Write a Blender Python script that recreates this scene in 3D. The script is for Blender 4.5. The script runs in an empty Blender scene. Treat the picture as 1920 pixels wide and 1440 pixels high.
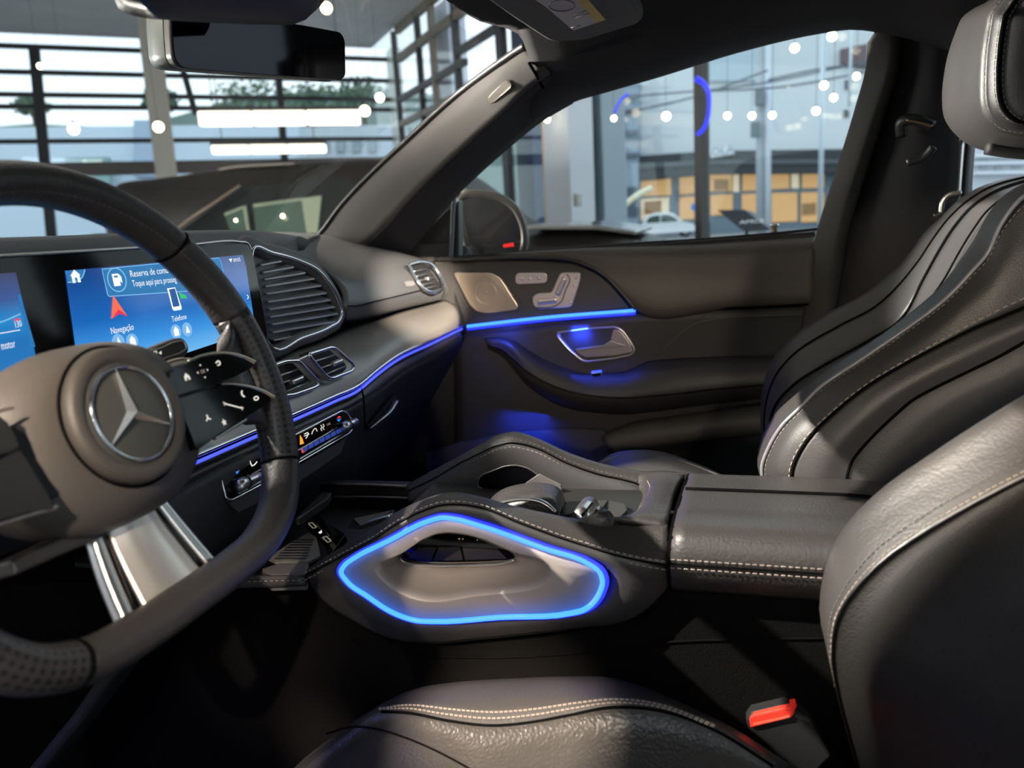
import bpy, bmesh, math, random
from mathutils import Vector, Matrix
random.seed(4)
S = bpy.context.scene
COL = S.collection
V = Vector
# ------------------------------------------------------------------ camera
# world: +X towards the rear of the car, +Y towards the passenger side, +Z up; eye at (0,0,1.2)
EYE = V((0, 0, 1.2))
FPX = 1430.0
d1 = V((1380 - 960, 400 - 720, FPX)).normalized()
nd = V((1380 - 960, 7100 - 720, FPX)).normalized()
up = -nd; up = (up - d1 * up.dot(d1)).normalized()
AX, AY, AZ = d1.cross(up), d1, up                 # world axes seen from the camera
cam = bpy.data.cameras.new('camera'); camo = bpy.data.objects.new('camera', cam); COL.objects.link(camo)
R = Matrix((AX, AY, AZ))
cx = R @ V((1, 0, 0)); cy = R @ V((0, -1, 0)); cz = R @ V((0, 0, -1))
camo.matrix_world = Matrix(((cx.x, cy.x, cz.x, EYE.x), (cx.y, cy.y, cz.y, EYE.y), (cx.z, cy.z, cz.z, EYE.z), (0, 0, 0, 1)))
cam.sensor_width = 36; cam.lens = 36 * FPX / 1920; cam.clip_start = .02; cam.clip_end = 400
cam.dof.use_dof = True; cam.dof.focus_distance = .92; cam.dof.aperture_fstop = 5.0
S.camera = camo
# ------------------------------------------------------------------ world and light
w = bpy.data.worlds.new('overcast_sky'); S.world = w; w.use_nodes = True
wn = w.node_tree.nodes; wl = w.node_tree.links
bg = wn['Background']
tcw = wn.new('ShaderNodeTexCoord'); sep = wn.new('ShaderNodeSeparateXYZ'); rmp = wn.new('ShaderNodeValToRGB')
nzw = wn.new('ShaderNodeTexNoise'); nzw.inputs['Scale'].default_value = 3; nzw.inputs['Detail'].default_value = 4
mxw = wn.new('ShaderNodeMix'); mxw.data_type = 'RGBA'; mxw.inputs[0].default_value = .08
wl.new(tcw.outputs['Generated'], sep.inputs[0]); wl.new(sep.outputs['Z'], rmp.inputs[0])
wl.new(tcw.outputs['Generated'], nzw.inputs['Vector'])
rmp.color_ramp.elements[0].color = (.80, .90, 1, 1); rmp.color_ramp.elements[1].color = (.70, .84, 1, 1)
wl.new(rmp.outputs[0], mxw.inputs[6]); wl.new(nzw.outputs['Color'], mxw.inputs[7]); wl.new(mxw.outputs[2], bg.inputs[0])
bg.inputs[1].default_value = 2.0

def light(name, kind, loc, target, energy, color, size=.1, size_y=None, spot=None, blend=.15):
    l = bpy.data.lights.new(name, kind); l.energy = energy; l.color = color
    if kind == 'AREA':
        l.size = size
        if size_y: l.shape = 'RECTANGLE'; l.size_y = size_y
    else: l.shadow_soft_size = size
    if spot: l.spot_size = math.radians(spot); l.spot_blend = blend
    o = bpy.data.objects.new(name, l); COL.objects.link(o); o.location = loc
    o.rotation_euler = (V(target) - V(loc)).to_track_quat('-Z', 'Y').to_euler()
    return o
WARM = (1, .84, .67); COOL = (.80, .90, 1); BLUE = (.02, .06, 1)
light('aimed_spot', 'SPOT', (-3.8, -1.2, 4.25), (.03, .83, .94), 6200, (1, .90, .80), .03, spot=5.8, blend=.12)
light('aimed_spot', 'SPOT', (-2.6, -3.6, 3.8), (.20, .66, 1.07), 3300, WARM, .03, spot=2.5, blend=.2)  # this and later spots are added, each aimed to brighten one cabin area
light('aimed_spot', 'SPOT', (4.2, -6.4, 3.0), (-.595, 1.405, 1.085), 30000, WARM, .025, spot=1.25, blend=.06)
light('aimed_spot', 'SPOT', (.9, -2.6, 3.3), (-.47, .34, 1.135), 3000, WARM, .05, spot=2.6, blend=.6)
light('aimed_spot', 'SPOT', (.9, -2.6, 3.3), (-.40, .42, .955), 1100, WARM, .05, spot=2.6, blend=.6)
light('aimed_spot', 'SPOT', (.6, -3.4, 4.4), (-.205, .57, .765), 6500, WARM, .03, spot=2.0, blend=.15)
light('aimed_spot', 'SPOT', (1.6, -6.5, 3.2), (-.30, 1.4, 1.24), 2400, WARM, .3, spot=5.8, blend=.8)
light('aimed_spot', 'SPOT', (-1.2, -3.4, 3.6), (-.31, .68, .83), 750, WARM, .06, spot=2.6, blend=.5)
light('aimed_spot', 'SPOT', (-2.8, 1.2, 4.5), (-.78, 1.30, 1.21), 1600, WARM, .05, spot=4.5, blend=.6)
light('aimed_spot', 'SPOT', (-.9, -3.2, 3.1), (-.47, .68, .62), 1800, WARM, .03, spot=1.3, blend=.3)
light('aimed_spot', 'SPOT', (-5.5, 1.3, 1.62), (.30, 1.24, 1.42), 6500, (1, .93, .85), .08, spot=4.2, blend=.2)  # low spot added to brighten the passenger headrest
light('aimed_spot', 'SPOT', (-3.8, .2, 3.0), (.285, 1.2, 1.14), 5500, (1, .95, .90), .04, spot=3.4, blend=.15)
light('aimed_spot', 'SPOT', (-1.5, -6.5, 2.7), (.27, .95, 1.06), 1500, (1, .87, .66), .25, spot=4.6, blend=.7)  # added warm fill on the passenger seat side
light('front_fill_light', 'AREA', (-7, .6, 1.55), (.3, 1.2, 1.45), 500, (1, .95, .88), 3, 1.2)  # added area light standing in for window daylight on seat and headrest
light('overhead_fill_light', 'AREA', (.4, -4.5, 4.6), (-.2, .5, 1), 80, COOL, 2.4, 1.4)  # unseen overhead area light added as cool fill
# ------------------------------------------------------------------ exposure
S.view_settings.view_transform = 'Standard'; S.view_settings.look = 'None'
S.view_settings.exposure = 0; S.view_settings.gamma = 1; S.view_settings.use_curve_mapping = False
# ------------------------------------------------------------------ rays of the pinhole model -> points at a real depth
def ray(px, py):
    return R @ V((px - 960, py - 720, FPX))
def at(px, py, Y): r = ray(px, py); return EYE + r * (Y / r.y)
def atx(px, py, X): r = ray(px, py); return EYE + r * (X / r.x)
def atz(px, py, Z): r = ray(px, py); return EYE + r * ((Z - EYE.z) / r.z)
def atd(px, py, D): r = ray(px, py); return EYE + r * (D / FPX)
def atp(px, py, p0, n): r = ray(px, py); return EYE + r * ((p0 - EYE).dot(n) / r.dot(n))
def ats(l, Y): return [at(a, b, Y) for a, b in l]
def atxs(l, X): return [atx(a, b, X) for a, b in l]
def at3(l): return [at(a, b, c) for a, b, c in l]
def atx3(l): return [atx(a, b, c) for a, b, c in l]
# ------------------------------------------------------------------ materials
def sr(h):
    h = h.lstrip('#'); c = [int(h[i:i + 2], 16) / 255 for i in (0, 2, 4)]
    return tuple(x / 12.92 if x <= .04045 else ((x + .055) / 1.055) ** 2.4 for x in c) + (1,)
MATS = {}
def mat(name, color, rough=.5, metal=0, grain=None, bump=.0, emit=None, estr=0, spec=.5, coat=0, noise=0, nscale=40, pitch=None):
    m = bpy.data.materials.new(name); m.use_nodes = True; MATS[name] = m
    nt = m.node_tree; b = nt.nodes['Principled BSDF']
    c = sr(color) if isinstance(color, str) else tuple(color) + (1,)
    b.inputs['Base Color'].default_value = c; b.inputs['Roughness'].default_value = rough
    b.inputs['Metallic'].default_value = metal; b.inputs['Specular IOR Level'].default_value = spec
    if coat: b.inputs['Coat Weight'].default_value = coat
    if emit:
        b.inputs['Emission Color'].default_value = sr(emit) if isinstance(emit, str) else tuple(emit) + (1,)
        b.inputs['Emission Strength'].default_value = estr
    if grain or noise:
        tc = nt.nodes.new('ShaderNodeTexCoord')
    if grain:
        v = nt.nodes.new('ShaderNodeTexVoronoi'); v.feature = 'SMOOTH_F1'; v.inputs['Scale'].default_value = grain
        n2 = nt.nodes.new('ShaderNodeTexNoise'); n2.inputs['Scale'].default_value = grain * .4; n2.inputs['Detail'].default_value = 3
        ad = nt.nodes.new('ShaderNodeMath'); ad.operation = 'ADD'
        bp = nt.nodes.new('ShaderNodeBump'); bp.inputs['Strength'].default_value = bump; bp.inputs['Distance'].default_value = .0008
        nt.links.new(tc.outputs['Object'], v.inputs['Vector']); nt.links.new(tc.outputs['Object'], n2.inputs['Vector'])
        nt.links.new(v.outputs['Distance'], ad.inputs[0]); nt.links.new(n2.outputs['Fac'], ad.inputs[1])
        nt.links.new(ad.outputs[0], bp.inputs['Height']); nt.links.new(bp.outputs[0], b.inputs['Normal'])
        bp.invert = True
    if noise:
        n3 = nt.nodes.new('ShaderNodeTexNoise'); n3.inputs['Scale'].default_value = nscale; n3.inputs['Detail'].default_value = 4
        hs = nt.nodes.new('ShaderNodeHueSaturation'); hs.inputs['Color'].default_value = c
        mr = nt.nodes.new('ShaderNodeMapRange'); mr.inputs[3].default_value = 1 - noise; mr.inputs[4].default_value = 1 + noise
        nt.links.new(tc.outputs['Object'], n3.inputs['Vector']); nt.links.new(n3.outputs['Fac'], mr.inputs[0])
        nt.links.new(mr.outputs[0], hs.inputs['Value']); nt.links.new(hs.outputs[0], b.inputs['Base Color'])
    return m
LEA = mat('leather_black', (.031, .028, .027), .42, grain=420, bump=.45)
LEAS = mat('leather_seat', (.036, .033, .032), .44, grain=420, bump=.32)
LEAF = mat('leather_fine', (.030, .028, .028), .45, grain=800, bump=.25)
LEAD = mat('leather_dash', (.062, .064, .068), .46, grain=900, bump=.25)
PLA = mat('plastic_black', (.013, .013, .013), .45, grain=900, bump=.15)
PLS = mat('plastic_soft', (.018, .017, .017), .6, grain=1200, bump=.2)
FAB = mat('fabric_headliner', (.020, .018, .019), .9, grain=900, bump=.3)
PIL = mat('pillar_fabric', (.085, .075, .066), .85, grain=900, bump=.3)
VIS = mat('visor_fabric', (.10, .095, .088), .8, grain=900, bump=.2)
CARP = mat('carpet', (.030, .028, .025), .95, grain=500, bump=1)
GLO = mat('gloss_black', (.005, .005, .005), .08, spec=.22)
DARK = mat('cavity_black', (.006, .006, .006), .6)
CHR = mat('chrome', (.75, .75, .76), .12, metal=1)
SAT = mat('satin_silver', (.62, .60, .57), .30, metal=1)
TAU = mat('brushed_taupe', (.36, .31, .28), .52, metal=.3, noise=.06, nscale=900)
TRIM = mat('trim_grey', (.20, .19, .18), .38, metal=.35, noise=.05, nscale=500)
SLAT = mat('vent_slat', (.60, .60, .62), .28, metal=.7)
STI = mat('thread', (.27, .23, .195), .7)
STID = mat('thread_dark', (.09, .08, .072), .7)
SEAM = mat('seam_shadow', (.004, .004, .004), 1, spec=0)
def emis(name, col, s):
    return mat(name, (.01, .01, .01), .4, emit=col, estr=s)
BLU = emis('ambient_blue', (.036, .19, 1), 3.0); BLS = emis('ambient_blue_soft', (.05, .07, 1), 2.0)
BLD = emis('ambient_blue_halo', (.01, .02, 1), 3.5)
WHI = emis('icon_white', (.95, .9, .82), .85)
PNK = emis('icon_dim', (.8, .65, .55), .5)
RED = mat('buckle_red', (.72, .035, .02), .35, emit=(.8, .03, .02), estr=.25)
# perforated leather: holes in a UV grid that runs with the rim
def perf_mat():
    m = mat('leather_perforated', (.031, .028, .027), .42)
    nt = m.node_tree; b = nt.nodes['Principled BSDF']
    uv = nt.nodes.new('ShaderNodeUVMap'); uv.uv_map = 'UVMap'
    mp = nt.nodes.new('ShaderNodeMapping'); mp.inputs['Scale'].default_value = (1, 1, 1)
    v = nt.nodes.new('ShaderNodeTexVoronoi'); v.inputs['Scale'].default_value = 1; v.inputs['Randomness'].default_value = 0
    v.voronoi_dimensions = '2D'
    lt = nt.nodes.new('ShaderNodeMath'); lt.operation = 'LESS_THAN'; lt.inputs[1].default_value = .27
    mx = nt.nodes.new('ShaderNodeMix'); mx.data_type = 'RGBA'
    mx.inputs[6].default_value = (.031, .028, .027, 1); mx.inputs[7].default_value = (.006, .005, .005, 1)
    nt.links.new(uv.outputs[0], mp.inputs[0]); nt.links.new(mp.outputs[0], v.inputs['Vector'])
    nt.links.new(v.outputs['Distance'], lt.inputs[0]); nt.links.new(lt.outputs[0], mx.inputs[0]); nt.links.new(mx.outputs[2], b.inputs['Base Color'])
    bp = nt.nodes.new('ShaderNodeBump'); bp.inputs['Strength'].default_value = .6; bp.inputs['Distance'].default_value = .0006
    nt.links.new(v.outputs['Distance'], bp.inputs['Height']); nt.links.new(bp.outputs[0], b.inputs['Normal'])
    return m
PERF = perf_mat()
def glass_mat(name, tint=(1, 1, 1), gl=.07, rough=0):
    m = bpy.data.materials.new(name); m.use_nodes = True; nt = m.node_tree; nt.nodes.clear()
    o = nt.nodes.new('ShaderNodeOutputMaterial'); t = nt.nodes.new('ShaderNodeBsdfTransparent'); g = nt.nodes.new('ShaderNodeBsdfGlossy')
    t.inputs[0].default_value = tuple(tint) + (1,); g.inputs['Roughness'].default_value = rough
    lw = nt.nodes.new('ShaderNodeLayerWeight'); lw.inputs['Blend'].default_value = .5
    pw = nt.nodes.new('ShaderNodeMath'); pw.operation = 'POWER'; pw.inputs[1].default_value = 5
    fr = nt.nodes.new('ShaderNodeMath'); fr.operation = 'MULTIPLY_ADD'; fr.inputs[1].default_value = .85; fr.inputs[2].default_value = .025
    nt.links.new(lw.outputs['Facing'], pw.inputs[0]); nt.links.new(pw.outputs[0], fr.inputs[0])
    mx = nt.nodes.new('ShaderNodeMixShader')
    nt.links.new(fr.outputs[0], mx.inputs[0]); nt.links.new(t.outputs[0], mx.inputs[1]); nt.links.new(g.outputs[0], mx.inputs[2]); nt.links.new(mx.outputs[0], o.inputs[0])
    return m
GLASS = glass_mat('window_glass', (.93, .96, .95))
GLDARK = glass_mat('tinted_glass', (.05, .06, .055))
# ------------------------------------------------------------------ curves and meshes
def cr(pts, n=8, closed=False):
    out = []; N = len(pts)
    if N == 2 and not closed: return [pts[0].lerp(pts[1], i / n) for i in range(n + 1)]
    rng = range(N if closed else N - 1)
    g = (lambda i: pts[i % N]) if closed else (lambda i: pts[max(0, min(N - 1, i))])
    for i in rng:
        p0, p1, p2, p3 = g(i - 1), g(i), g(i + 1), g(i + 2)
        if not closed and i == 0: p0 = p1 * 2 - p2
        if not closed and i == N - 2: p3 = p2 * 2 - p1
        # chord-length tangents keep unevenly spaced points from overshooting
        a = max((p1 - p0).length, 1e-6); b = max((p2 - p1).length, 1e-6); c = max((p3 - p2).length, 1e-6)
        m1 = ((p1 - p0) / a * b + (p2 - p1) / b * a) / (a + b); m2 = ((p2 - p1) / b * c + (p3 - p2) / c * b) / (b + c)
        for k in range(n):
            t = k / n; t2 = t * t; t3 = t2 * t
            out.append(p1 * (2 * t3 - 3 * t2 + 1) + m1 * b * (t3 - 2 * t2 + t) + p2 * (-2 * t3 + 3 * t2) + m2 * b * (t3 - t2))
    if not closed: out.append(pts[-1].copy())
    return out
def resample(pts, N, closed=False):
    p = list(pts) + ([pts[0]] if closed else [])
    L = [0]
    for i in range(len(p) - 1): L.append(L[-1] + (p[i + 1] - p[i]).length)
    out = []; j = 0
    for k in range(N):
        s = L[-1] * k / (N if closed else N - 1)
        while j < len(L) - 2 and L[j + 1] < s: j += 1
        d = L[j + 1] - L[j]; out.append(p[j].lerp(p[j + 1], (s - L[j]) / d if d > 1e-9 else 0))
    return out
def roundpoly(pts, r, n=5):
    out = []; N = len(pts)
    for i in range(N):
        a, b, c = pts[i - 1], pts[i], pts[(i + 1) % N]
        u = (a - b); v = (c - b); k = min(r, u.length * .45, v.length * .45)
        p = b + u.normalized() * k; q = b + v.normalized() * k
        for j in range(n + 1):
            t = j / n; out.append(p.lerp(b, t).lerp(b.lerp(q, t), t))
    return out
def link(name, me, m, parent=None, smooth=True):
    o = bpy.data.objects.new(name, me); COL.objects.link(o)
    if m: me.materials.append(m)
    if smooth: me.polygons.foreach_set('use_smooth', [True] * len(me.polygons))
    if parent:
        o.parent = parent; o.matrix_parent_inverse = Matrix.Translation(-world_loc(parent))
    return o
def soft_terminator(o):
    o.cycles.shadow_terminator_geometry_offset = .3; o.cycles.shadow_terminator_offset = .25; return o
def world_loc(o):
    l = o.location.copy()
    return l if not o.parent else V((0, 0, 0))
def frompy(name, vs, fs, m, parent=None, smooth=True):
    me = bpy.data.meshes.new(name); me.from_pydata([tuple(v) for v in vs], [], fs); me.update()
    return link(name, me, m, parent, smooth)
def solidify(o, t, off=-1):
    s = o.modifiers.new('thickness', 'SOLIDIFY'); s.thickness = t; s.offset = off; return o
def bevel(o, w, seg=2, ang=40):
    b = o.modifiers.new('edge', 'BEVEL'); b.width = w; b.segments = seg; b.limit_method = 'ANGLE'; b.angle_limit = math.radians(ang); return o
def patch(name, rows, m, parent=None, N=40, sub=5, thick=.006, closed=False, flip=None):
    rr = [resample(cr(r, 10, closed), N, closed) for r in rows]
    cols = [cr([r[i] for r in rr], sub) for i in range(N)]
    M = len(cols[0]); vs = [c[j] for j in range(M) for c in cols]
    fs = []; W = N if closed else N - 1
    for j in range(M - 1):
        for i in range(W):
            i2 = (i + 1) % N; fs.append((j * N + i, j * N + i2, (j + 1) * N + i2, (j + 1) * N + i))
    if flip is None:
        s = 0
        for f in fs[int(len(fs) * .35):int(len(fs) * .85)]:     # judged on the middle rows, the first and last often tuck under
            a, b, c, d = (vs[k] for k in f); nn = (c - a).cross(d - b).normalized(); s += nn.dot((EYE - (a + c) / 2).normalized())
        flip = s < 0
    if flip: fs = [f[::-1] for f in fs]
    o = frompy(name, vs, fs, m, parent)
    if thick: solidify(o, thick)
    return o
def sweep(name, pts, ra, m, parent=None, rb=None, normal=None, n=10, closed=False, sub=6, uv=None, smooth_curve=True, taper=None):
    p = cr(pts, sub, closed) if smooth_curve else list(pts)
    rb = rb or ra; vs = []; N = len(p); nrm = V(normal) if normal is not None else None; prev = None
    for i in range(N):
        t = (p[(i + 1) % N] - p[i - 1]) if closed else (p[min(N - 1, i + 1)] - p[max(0, i - 1)])
        t.normalize()
        b = nrm if nrm is not None else (prev if prev is not None else (V((0, 0, 1)) if abs(t.z) < .9 else V((1, 0, 0))))
        b = (b - t * b.dot(t)).normalized(); prev = b; a = b.cross(t)
        k = taper(i / max(1, N - 1)) if taper else 1
        for j in range(n):
            an = 2 * math.pi * j / n; vs.append(p[i] + a * (ra * k * math.cos(an)) + b * (rb * k * math.sin(an)))
    fs = []
    for i in range(N if closed else N - 1):
        i2 = (i + 1) % N
        for j in range(n):
            j2 = (j + 1) % n; fs.append((i * n + j, i2 * n + j, i2 * n + j2, i * n + j2))
    if not closed: fs += [tuple(range(n)), tuple(range((N - 1) * n, N * n))[::-1]]
    me = bpy.data.meshes.new(name); me.from_pydata([tuple(v) for v in vs], [], fs)
    if uv:
        L = [0]
        for i in range(N): L.append(L[-1] + (p[(i + 1) % N] - p[i]).length)
        ul = me.uv_layers.new(name='UVMap'); k = 0; per = math.pi * (ra + rb)
        for f in me.polygons:
            q = f.index
            if q < (N if closed else N - 1) * n:
                i, j = divmod(q, n)
                for (a, b), li in zip(((i, j), (i + 1, j), (i + 1, j + 1), (i, j + 1)), f.loop_indices):
                    ul.data[li].uv = (L[a] / uv, per * b / n / uv)
    bm = bmesh.new(); bm.from_mesh(me); bmesh.ops.recalc_face_normals(bm, faces=bm.faces); bm.to_mesh(me); bm.free()
    return link(name, me, m, parent)
def plate(name, pts, vec, m, parent=None, bev=0, seg=2, smooth=False):
    me = bpy.data.meshes.new(name); bm = bmesh.new(); vec = V(vec)
    a = [bm.verts.new(p) for p in pts]; b = [bm.verts.new(p + vec) for p in pts]; N = len(pts)
    bm.faces.new(a); bm.faces.new(b[::-1])
    for i in range(N): bm.faces.new((a[i], b[i], b[(i + 1) % N], a[(i + 1) % N]))
    bmesh.ops.recalc_face_normals(bm, faces=bm.faces)
    bm.to_mesh(me); bm.free(); o = link(name, me, m, parent, smooth)
    if bev: bevel(o, bev, seg)
    return o
def box(name, c, dims, m, parent=None, bev=0, axes=None, seg=2):
    X, Y, Z = axes or (V((1, 0, 0)), V((0, 1, 0)), V((0, 0, 1))); c = V(c); a, b, h = (d / 2 for d in dims)
    pts = [c - X * a - Y * b - Z * h, c + X * a - Y * b - Z * h, c + X * a + Y * b - Z * h, c - X * a + Y * b - Z * h]
    return plate(name, pts, Z * dims[2], m, parent, bev, seg)
def lathe(name, base, axis, prof, m, parent=None, n=32):
    axis = V(axis).normalized(); u = axis.orthogonal().normalized(); v = axis.cross(u); base = V(base)
    vs = []; fs = []
    for r, h in prof:
        for j in range(n):
            a = 2 * math.pi * j / n; vs.append(base + axis * h + u * (r * math.cos(a)) + v * (r * math.sin(a)))
    for i in range(len(prof) - 1):
        for j in range(n):
            j2 = (j + 1) % n; fs.append((i * n + j, i * n + j2, (i + 1) * n + j2, (i + 1) * n + j))
    fs += [tuple(range(n))[::-1], tuple(range((len(prof) - 1) * n, len(prof) * n))]
    return frompy(name, vs, fs, m, parent)
def blob(name, c, dims, m, parent=None, axes=None, e=2.6, n=24, k=14):
    X, Y, Z = axes or (V((1, 0, 0)), V((0, 1, 0)), V((0, 0, 1))); vs = []; fs = []; c = V(c)
    f = lambda x: math.copysign(abs(x) ** (2 / e), x)
    for i in range(k + 1):
        ph = -math.pi / 2 + math.pi * i / k
        for j in range(n):
            th = 2 * math.pi * j / n
            vs.append(c + X * (dims[0] / 2 * f(math.cos(ph)) * f(math.cos(th))) + Y * (dims[1] / 2 * f(math.cos(ph)) * f(math.sin(th))) + Z * (dims[2] / 2 * f(math.sin(ph))))
    for i in range(k):
        for j in range(n):
            j2 = (j + 1) % n; fs.append((i * n + j, i * n + j2, (i + 1) * n + j2, (i + 1) * n + j))
    return frompy(name, vs, fs, m, parent)
def stitches(name, pts, m, parent, gap=.0060, ln=.0038, r=.0005, lift=(0, 0, 0), sub=12):
    p = cr(pts, sub); L = sum((p[i + 1] - p[i]).length for i in range(len(p) - 1)); n = max(2, int(L / gap))
    q = resample(p, n * 3 + 1); vs = []; fs = []; lift = V(lift)
    for i in range(n):
        a = q[i * 3] + lift; b = q[i * 3 + 2] + lift; t = (b - a)
        if t.length < 1e-6: continue
        c = (a + b) / 2; t = t.normalized() * ln / 2; s = t.normalized().cross(c - EYE).normalized() * r; u = (EYE - c).normalized() * r
        k = len(vs)
        vs += [c - t - s, c - t + s, c + t + s, c + t - s, c - t * .6 + u, c + t * .6 + u]
        fs += [(k, k + 1, k + 4), (k + 2, k + 3, k + 5), (k + 1, k + 2, k + 5, k + 4), (k + 3, k, k + 4, k + 5), (k, k + 3, k + 2, k + 1)]
    o = frompy(name, vs, fs, m, parent, False); o['kind'] = 'stuff'; return o
def text(name, body, org, xd, yd, m, parent=None, width=None, height=None, depth=.0002, align='LEFT'):
    c = bpy.data.curves.new(name, 'FONT'); c.body = body; c.size = 1; c.resolution_u = 2
    t = bpy.data.objects.new('tmp', c); me = bpy.data.meshes.new_from_object(t)
    bpy.data.objects.remove(t); bpy.data.curves.remove(c); me.name = name
    xs = [v.co.x for v in me.vertices]; ys = [v.co.y for v in me.vertices]; x0, x1 = min(xs), max(xs)
    sx = width / (x1 - x0) if width else height; sy = height if height else sx
    nn = V(xd).cross(V(yd)).normalized()
    for v in me.vertices:
        v.co = V(org) + V(xd).normalized() * ((v.co.x - x0) * sx) + V(yd).normalized() * (v.co.y * sy) + nn * depth
    return link(name, me, m, parent, False)
def thing(name, label, cat, loc, group=None, kind=None):
    o = bpy.data.objects.new(name, None); COL.objects.link(o); o.location = loc; o.empty_display_size = .05
    return tag(o, label, cat, group, kind)
def tag(o, label=None, cat=None, group=None, kind=None):
    if label: o['label'] = label
    if cat: o['category'] = cat
    if group: o['group'] = group
    if kind: o['kind'] = kind
    return o
def struct(o, label=None):
    o['kind'] = 'structure'
    if label: o['label'] = label
    return o
# ================================================================== car shell: roof, pillars, floor, glass
Z12 = 1.2
hd = thing('headliner', 'dark fabric roof lining above the seats and side windows', 'roof lining', (-.1, .7, 1.5))
rail_low = at3([(1000, 232, 1.47), (1070, 194, 1.45), (1150, 170, 1.44), (1230, 147, 1.43), (1400, 95, 1.42), (1530, 65, 1.41), (1600, 56, 1.41), (1640, 60, 1.41), (1760, 90, 1.41), (1930, 150, 1.41)])
rail_mid = at3([(1000, 150, 1.33), (1060, 130, 1.31), (1150, 105, 1.30), (1230, 85, 1.29), (1400, 40, 1.28), (1530, 10, 1.27), (1600, 0, 1.27), (1660, -10, 1.27), (1790, -10, 1.27), (1960, 10, 1.27)])
top = [V((p.x, 1.16, 1.2 + .335)) for p in rail_mid]
top2 = [V((p.x, .9, 1.2 + .355)) for p in rail_mid]
patch('roof_rail', [rail_low, [a.lerp(b, .5) + V((0, -.012, -.006)) for a, b in zip(rail_low, rail_mid)], rail_mid, top, top2], FAB, hd, N=40, sub=4, thick=.02)
hx, hz = -.375, Z12 + .300
hdr = [V((hx - .02, .05, hz + .01)), V((hx, .5, hz + .012)), V((hx, .9, hz + .008)), V((hx + .01, 1.15, hz)), at(985, 80, 1.27), at(1000, 120, 1.30)]
hdr2 = [V((hx + .10, .05, hz + .035)), V((hx + .10, .5, hz + .035)), V((hx + .10, .9, hz + .035)), V((hx + .10, 1.15, hz + .025)), at(1070, 70, 1.26), at(1090, 100, 1.28)]
hdr3 = [V((.15, .05, hz + .06)), V((.15, .5, hz + .06)), V((.15, .9, hz + .055)), V((.15, 1.12, hz + .045)), V((.15, 1.2, hz + .03)), V((.15, 1.25, hz + .02))]
hdr4 = [V((.9, p.y, p.z - .01)) for p in hdr3]
patch('roof_panel', [hdr, hdr2, hdr3, hdr4], FAB, hd, N=40, sub=5, thick=.03, flip=None)
rl = at3([(985, 80, 1.27), (1003, 110, 1.30), (1018, 165, 1.335)])
sweep('pillar_joint', at3([(992, 118, 1.292), (1005, 140, 1.312), (1018, 165, 1.335)]), .0025, SEAM, hd)
# driver's side of the shell, outside the frame: rail and A-pillar of the open door
sweep('driver_roof_rail', [V((hx - .1, .10, hz)), V((0, .06, hz + .04)), V((.5, .05, hz + .04)), V((.9, .06, hz + .02))], .045, FAB, hd)
box('roof_skin', (.32, .73, 1.605), (1.3, 1.5, .03), mat('roof_paint', (.05, .05, .05), .3), hd, bev=.01)
# passenger A-pillar
ap = thing('windscreen_pillar', 'sloping windscreen pillar trim between windscreen and passenger window', 'pillar', at(640, 440, 1.5))
p_ws = at3([(560, 468, 1.56), (597, 441, 1.53), (640, 385, 1.50), (700, 322, 1.47), (760, 266, 1.44), (850, 183, 1.39), (930, 122, 1.33), (966, 97, 1.305), (985, 85, 1.29)])
p_md = at3([(640, 492, 1.50), (690, 455, 1.48), (740, 405, 1.455), (790, 352, 1.43), (840, 305, 1.41), (900, 250, 1.38), (960, 197, 1.345), (1000, 160, 1.325), (1030, 140, 1.31)])
p_lo = at3([(730, 520, 1.53), (768, 474, 1.53), (805, 430, 1.525), (850, 375, 1.52), (880, 345, 1.515), (950, 282, 1.50), (1010, 233, 1.48), (1050, 208, 1.465), (1075, 194, 1.45)])
p_m2 = [a.lerp(b, .32) + V((0, -.012, .004)) for a, b in zip(p_md, p_lo)]
p_m0 = [a.lerp(b, .45) + V((0, -.008, .006)) for a, b in zip(p_ws, p_md)]
patch('pillar_trim', [p_ws, p_m0, p_md], PIL, ap, N=40, sub=4, thick=.02)
patch('pillar_return', [[a for a in p_md], p_m2, p_lo], FAB, ap, N=40, sub=4, thick=.02)  # darker fabric puts the shade of this lower face into its colour
sweep('windscreen_seal', p_ws, .006, PLA, ap, n=8)
bd = [at(a, b, c - .026) for a, b, c in [(915, 184, 1.372), (918, 178, 1.37), (948, 150, 1.35), (955, 150, 1.35), (959, 160, 1.352), (956, 166, 1.354), (924, 193, 1.375), (919, 194, 1.376)]]
tag(plate('airbag_badge', roundpoly(bd, .004, 3), V((-.002, .006, 0)), mat('badge_beige', (.20, .17, .14), .6), ap), 'raised beige badge')
# passenger B-pillar, belt guide, rear door frame
bp_ = thing('door_pillar', 'dark B-pillar trim behind the passenger window', 'pillar', at(1560, 430, 1.5))
bl = at3([(1640, 60, 1.43), (1628, 75, 1.435), (1626, 110, 1.445), (1602, 205, 1.47), (1562, 335, 1.50), (1532, 432, 1.525), (1512, 545, 1.535), (1498, 650, 1.54), (1480, 800, 1.54)])
b2 = at3([(1668, 40, 1.415), (1672, 75, 1.415), (1670, 110, 1.42), (1642, 208, 1.445), (1603, 330, 1.475), (1572, 440, 1.50), (1552, 545, 1.51), (1538, 650, 1.515), (1530, 800, 1.515)])
b3 = at3([(1690, 40, 1.44), (1690, 75, 1.45), (1688, 110, 1.46), (1660, 215, 1.49), (1622, 335, 1.51), (1592, 440, 1.53), (1575, 545, 1.54), (1560, 650, 1.55), (1550, 800, 1.55)])
b4 = at3([(1802, 20, 1.42), (1802, 75, 1.43), (1800, 110, 1.44), (1800, 215, 1.46), (1796, 330, 1.48), (1792, 440, 1.50), (1790, 545, 1.51), (1790, 650, 1.51), (1790, 800, 1.51)])
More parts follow.
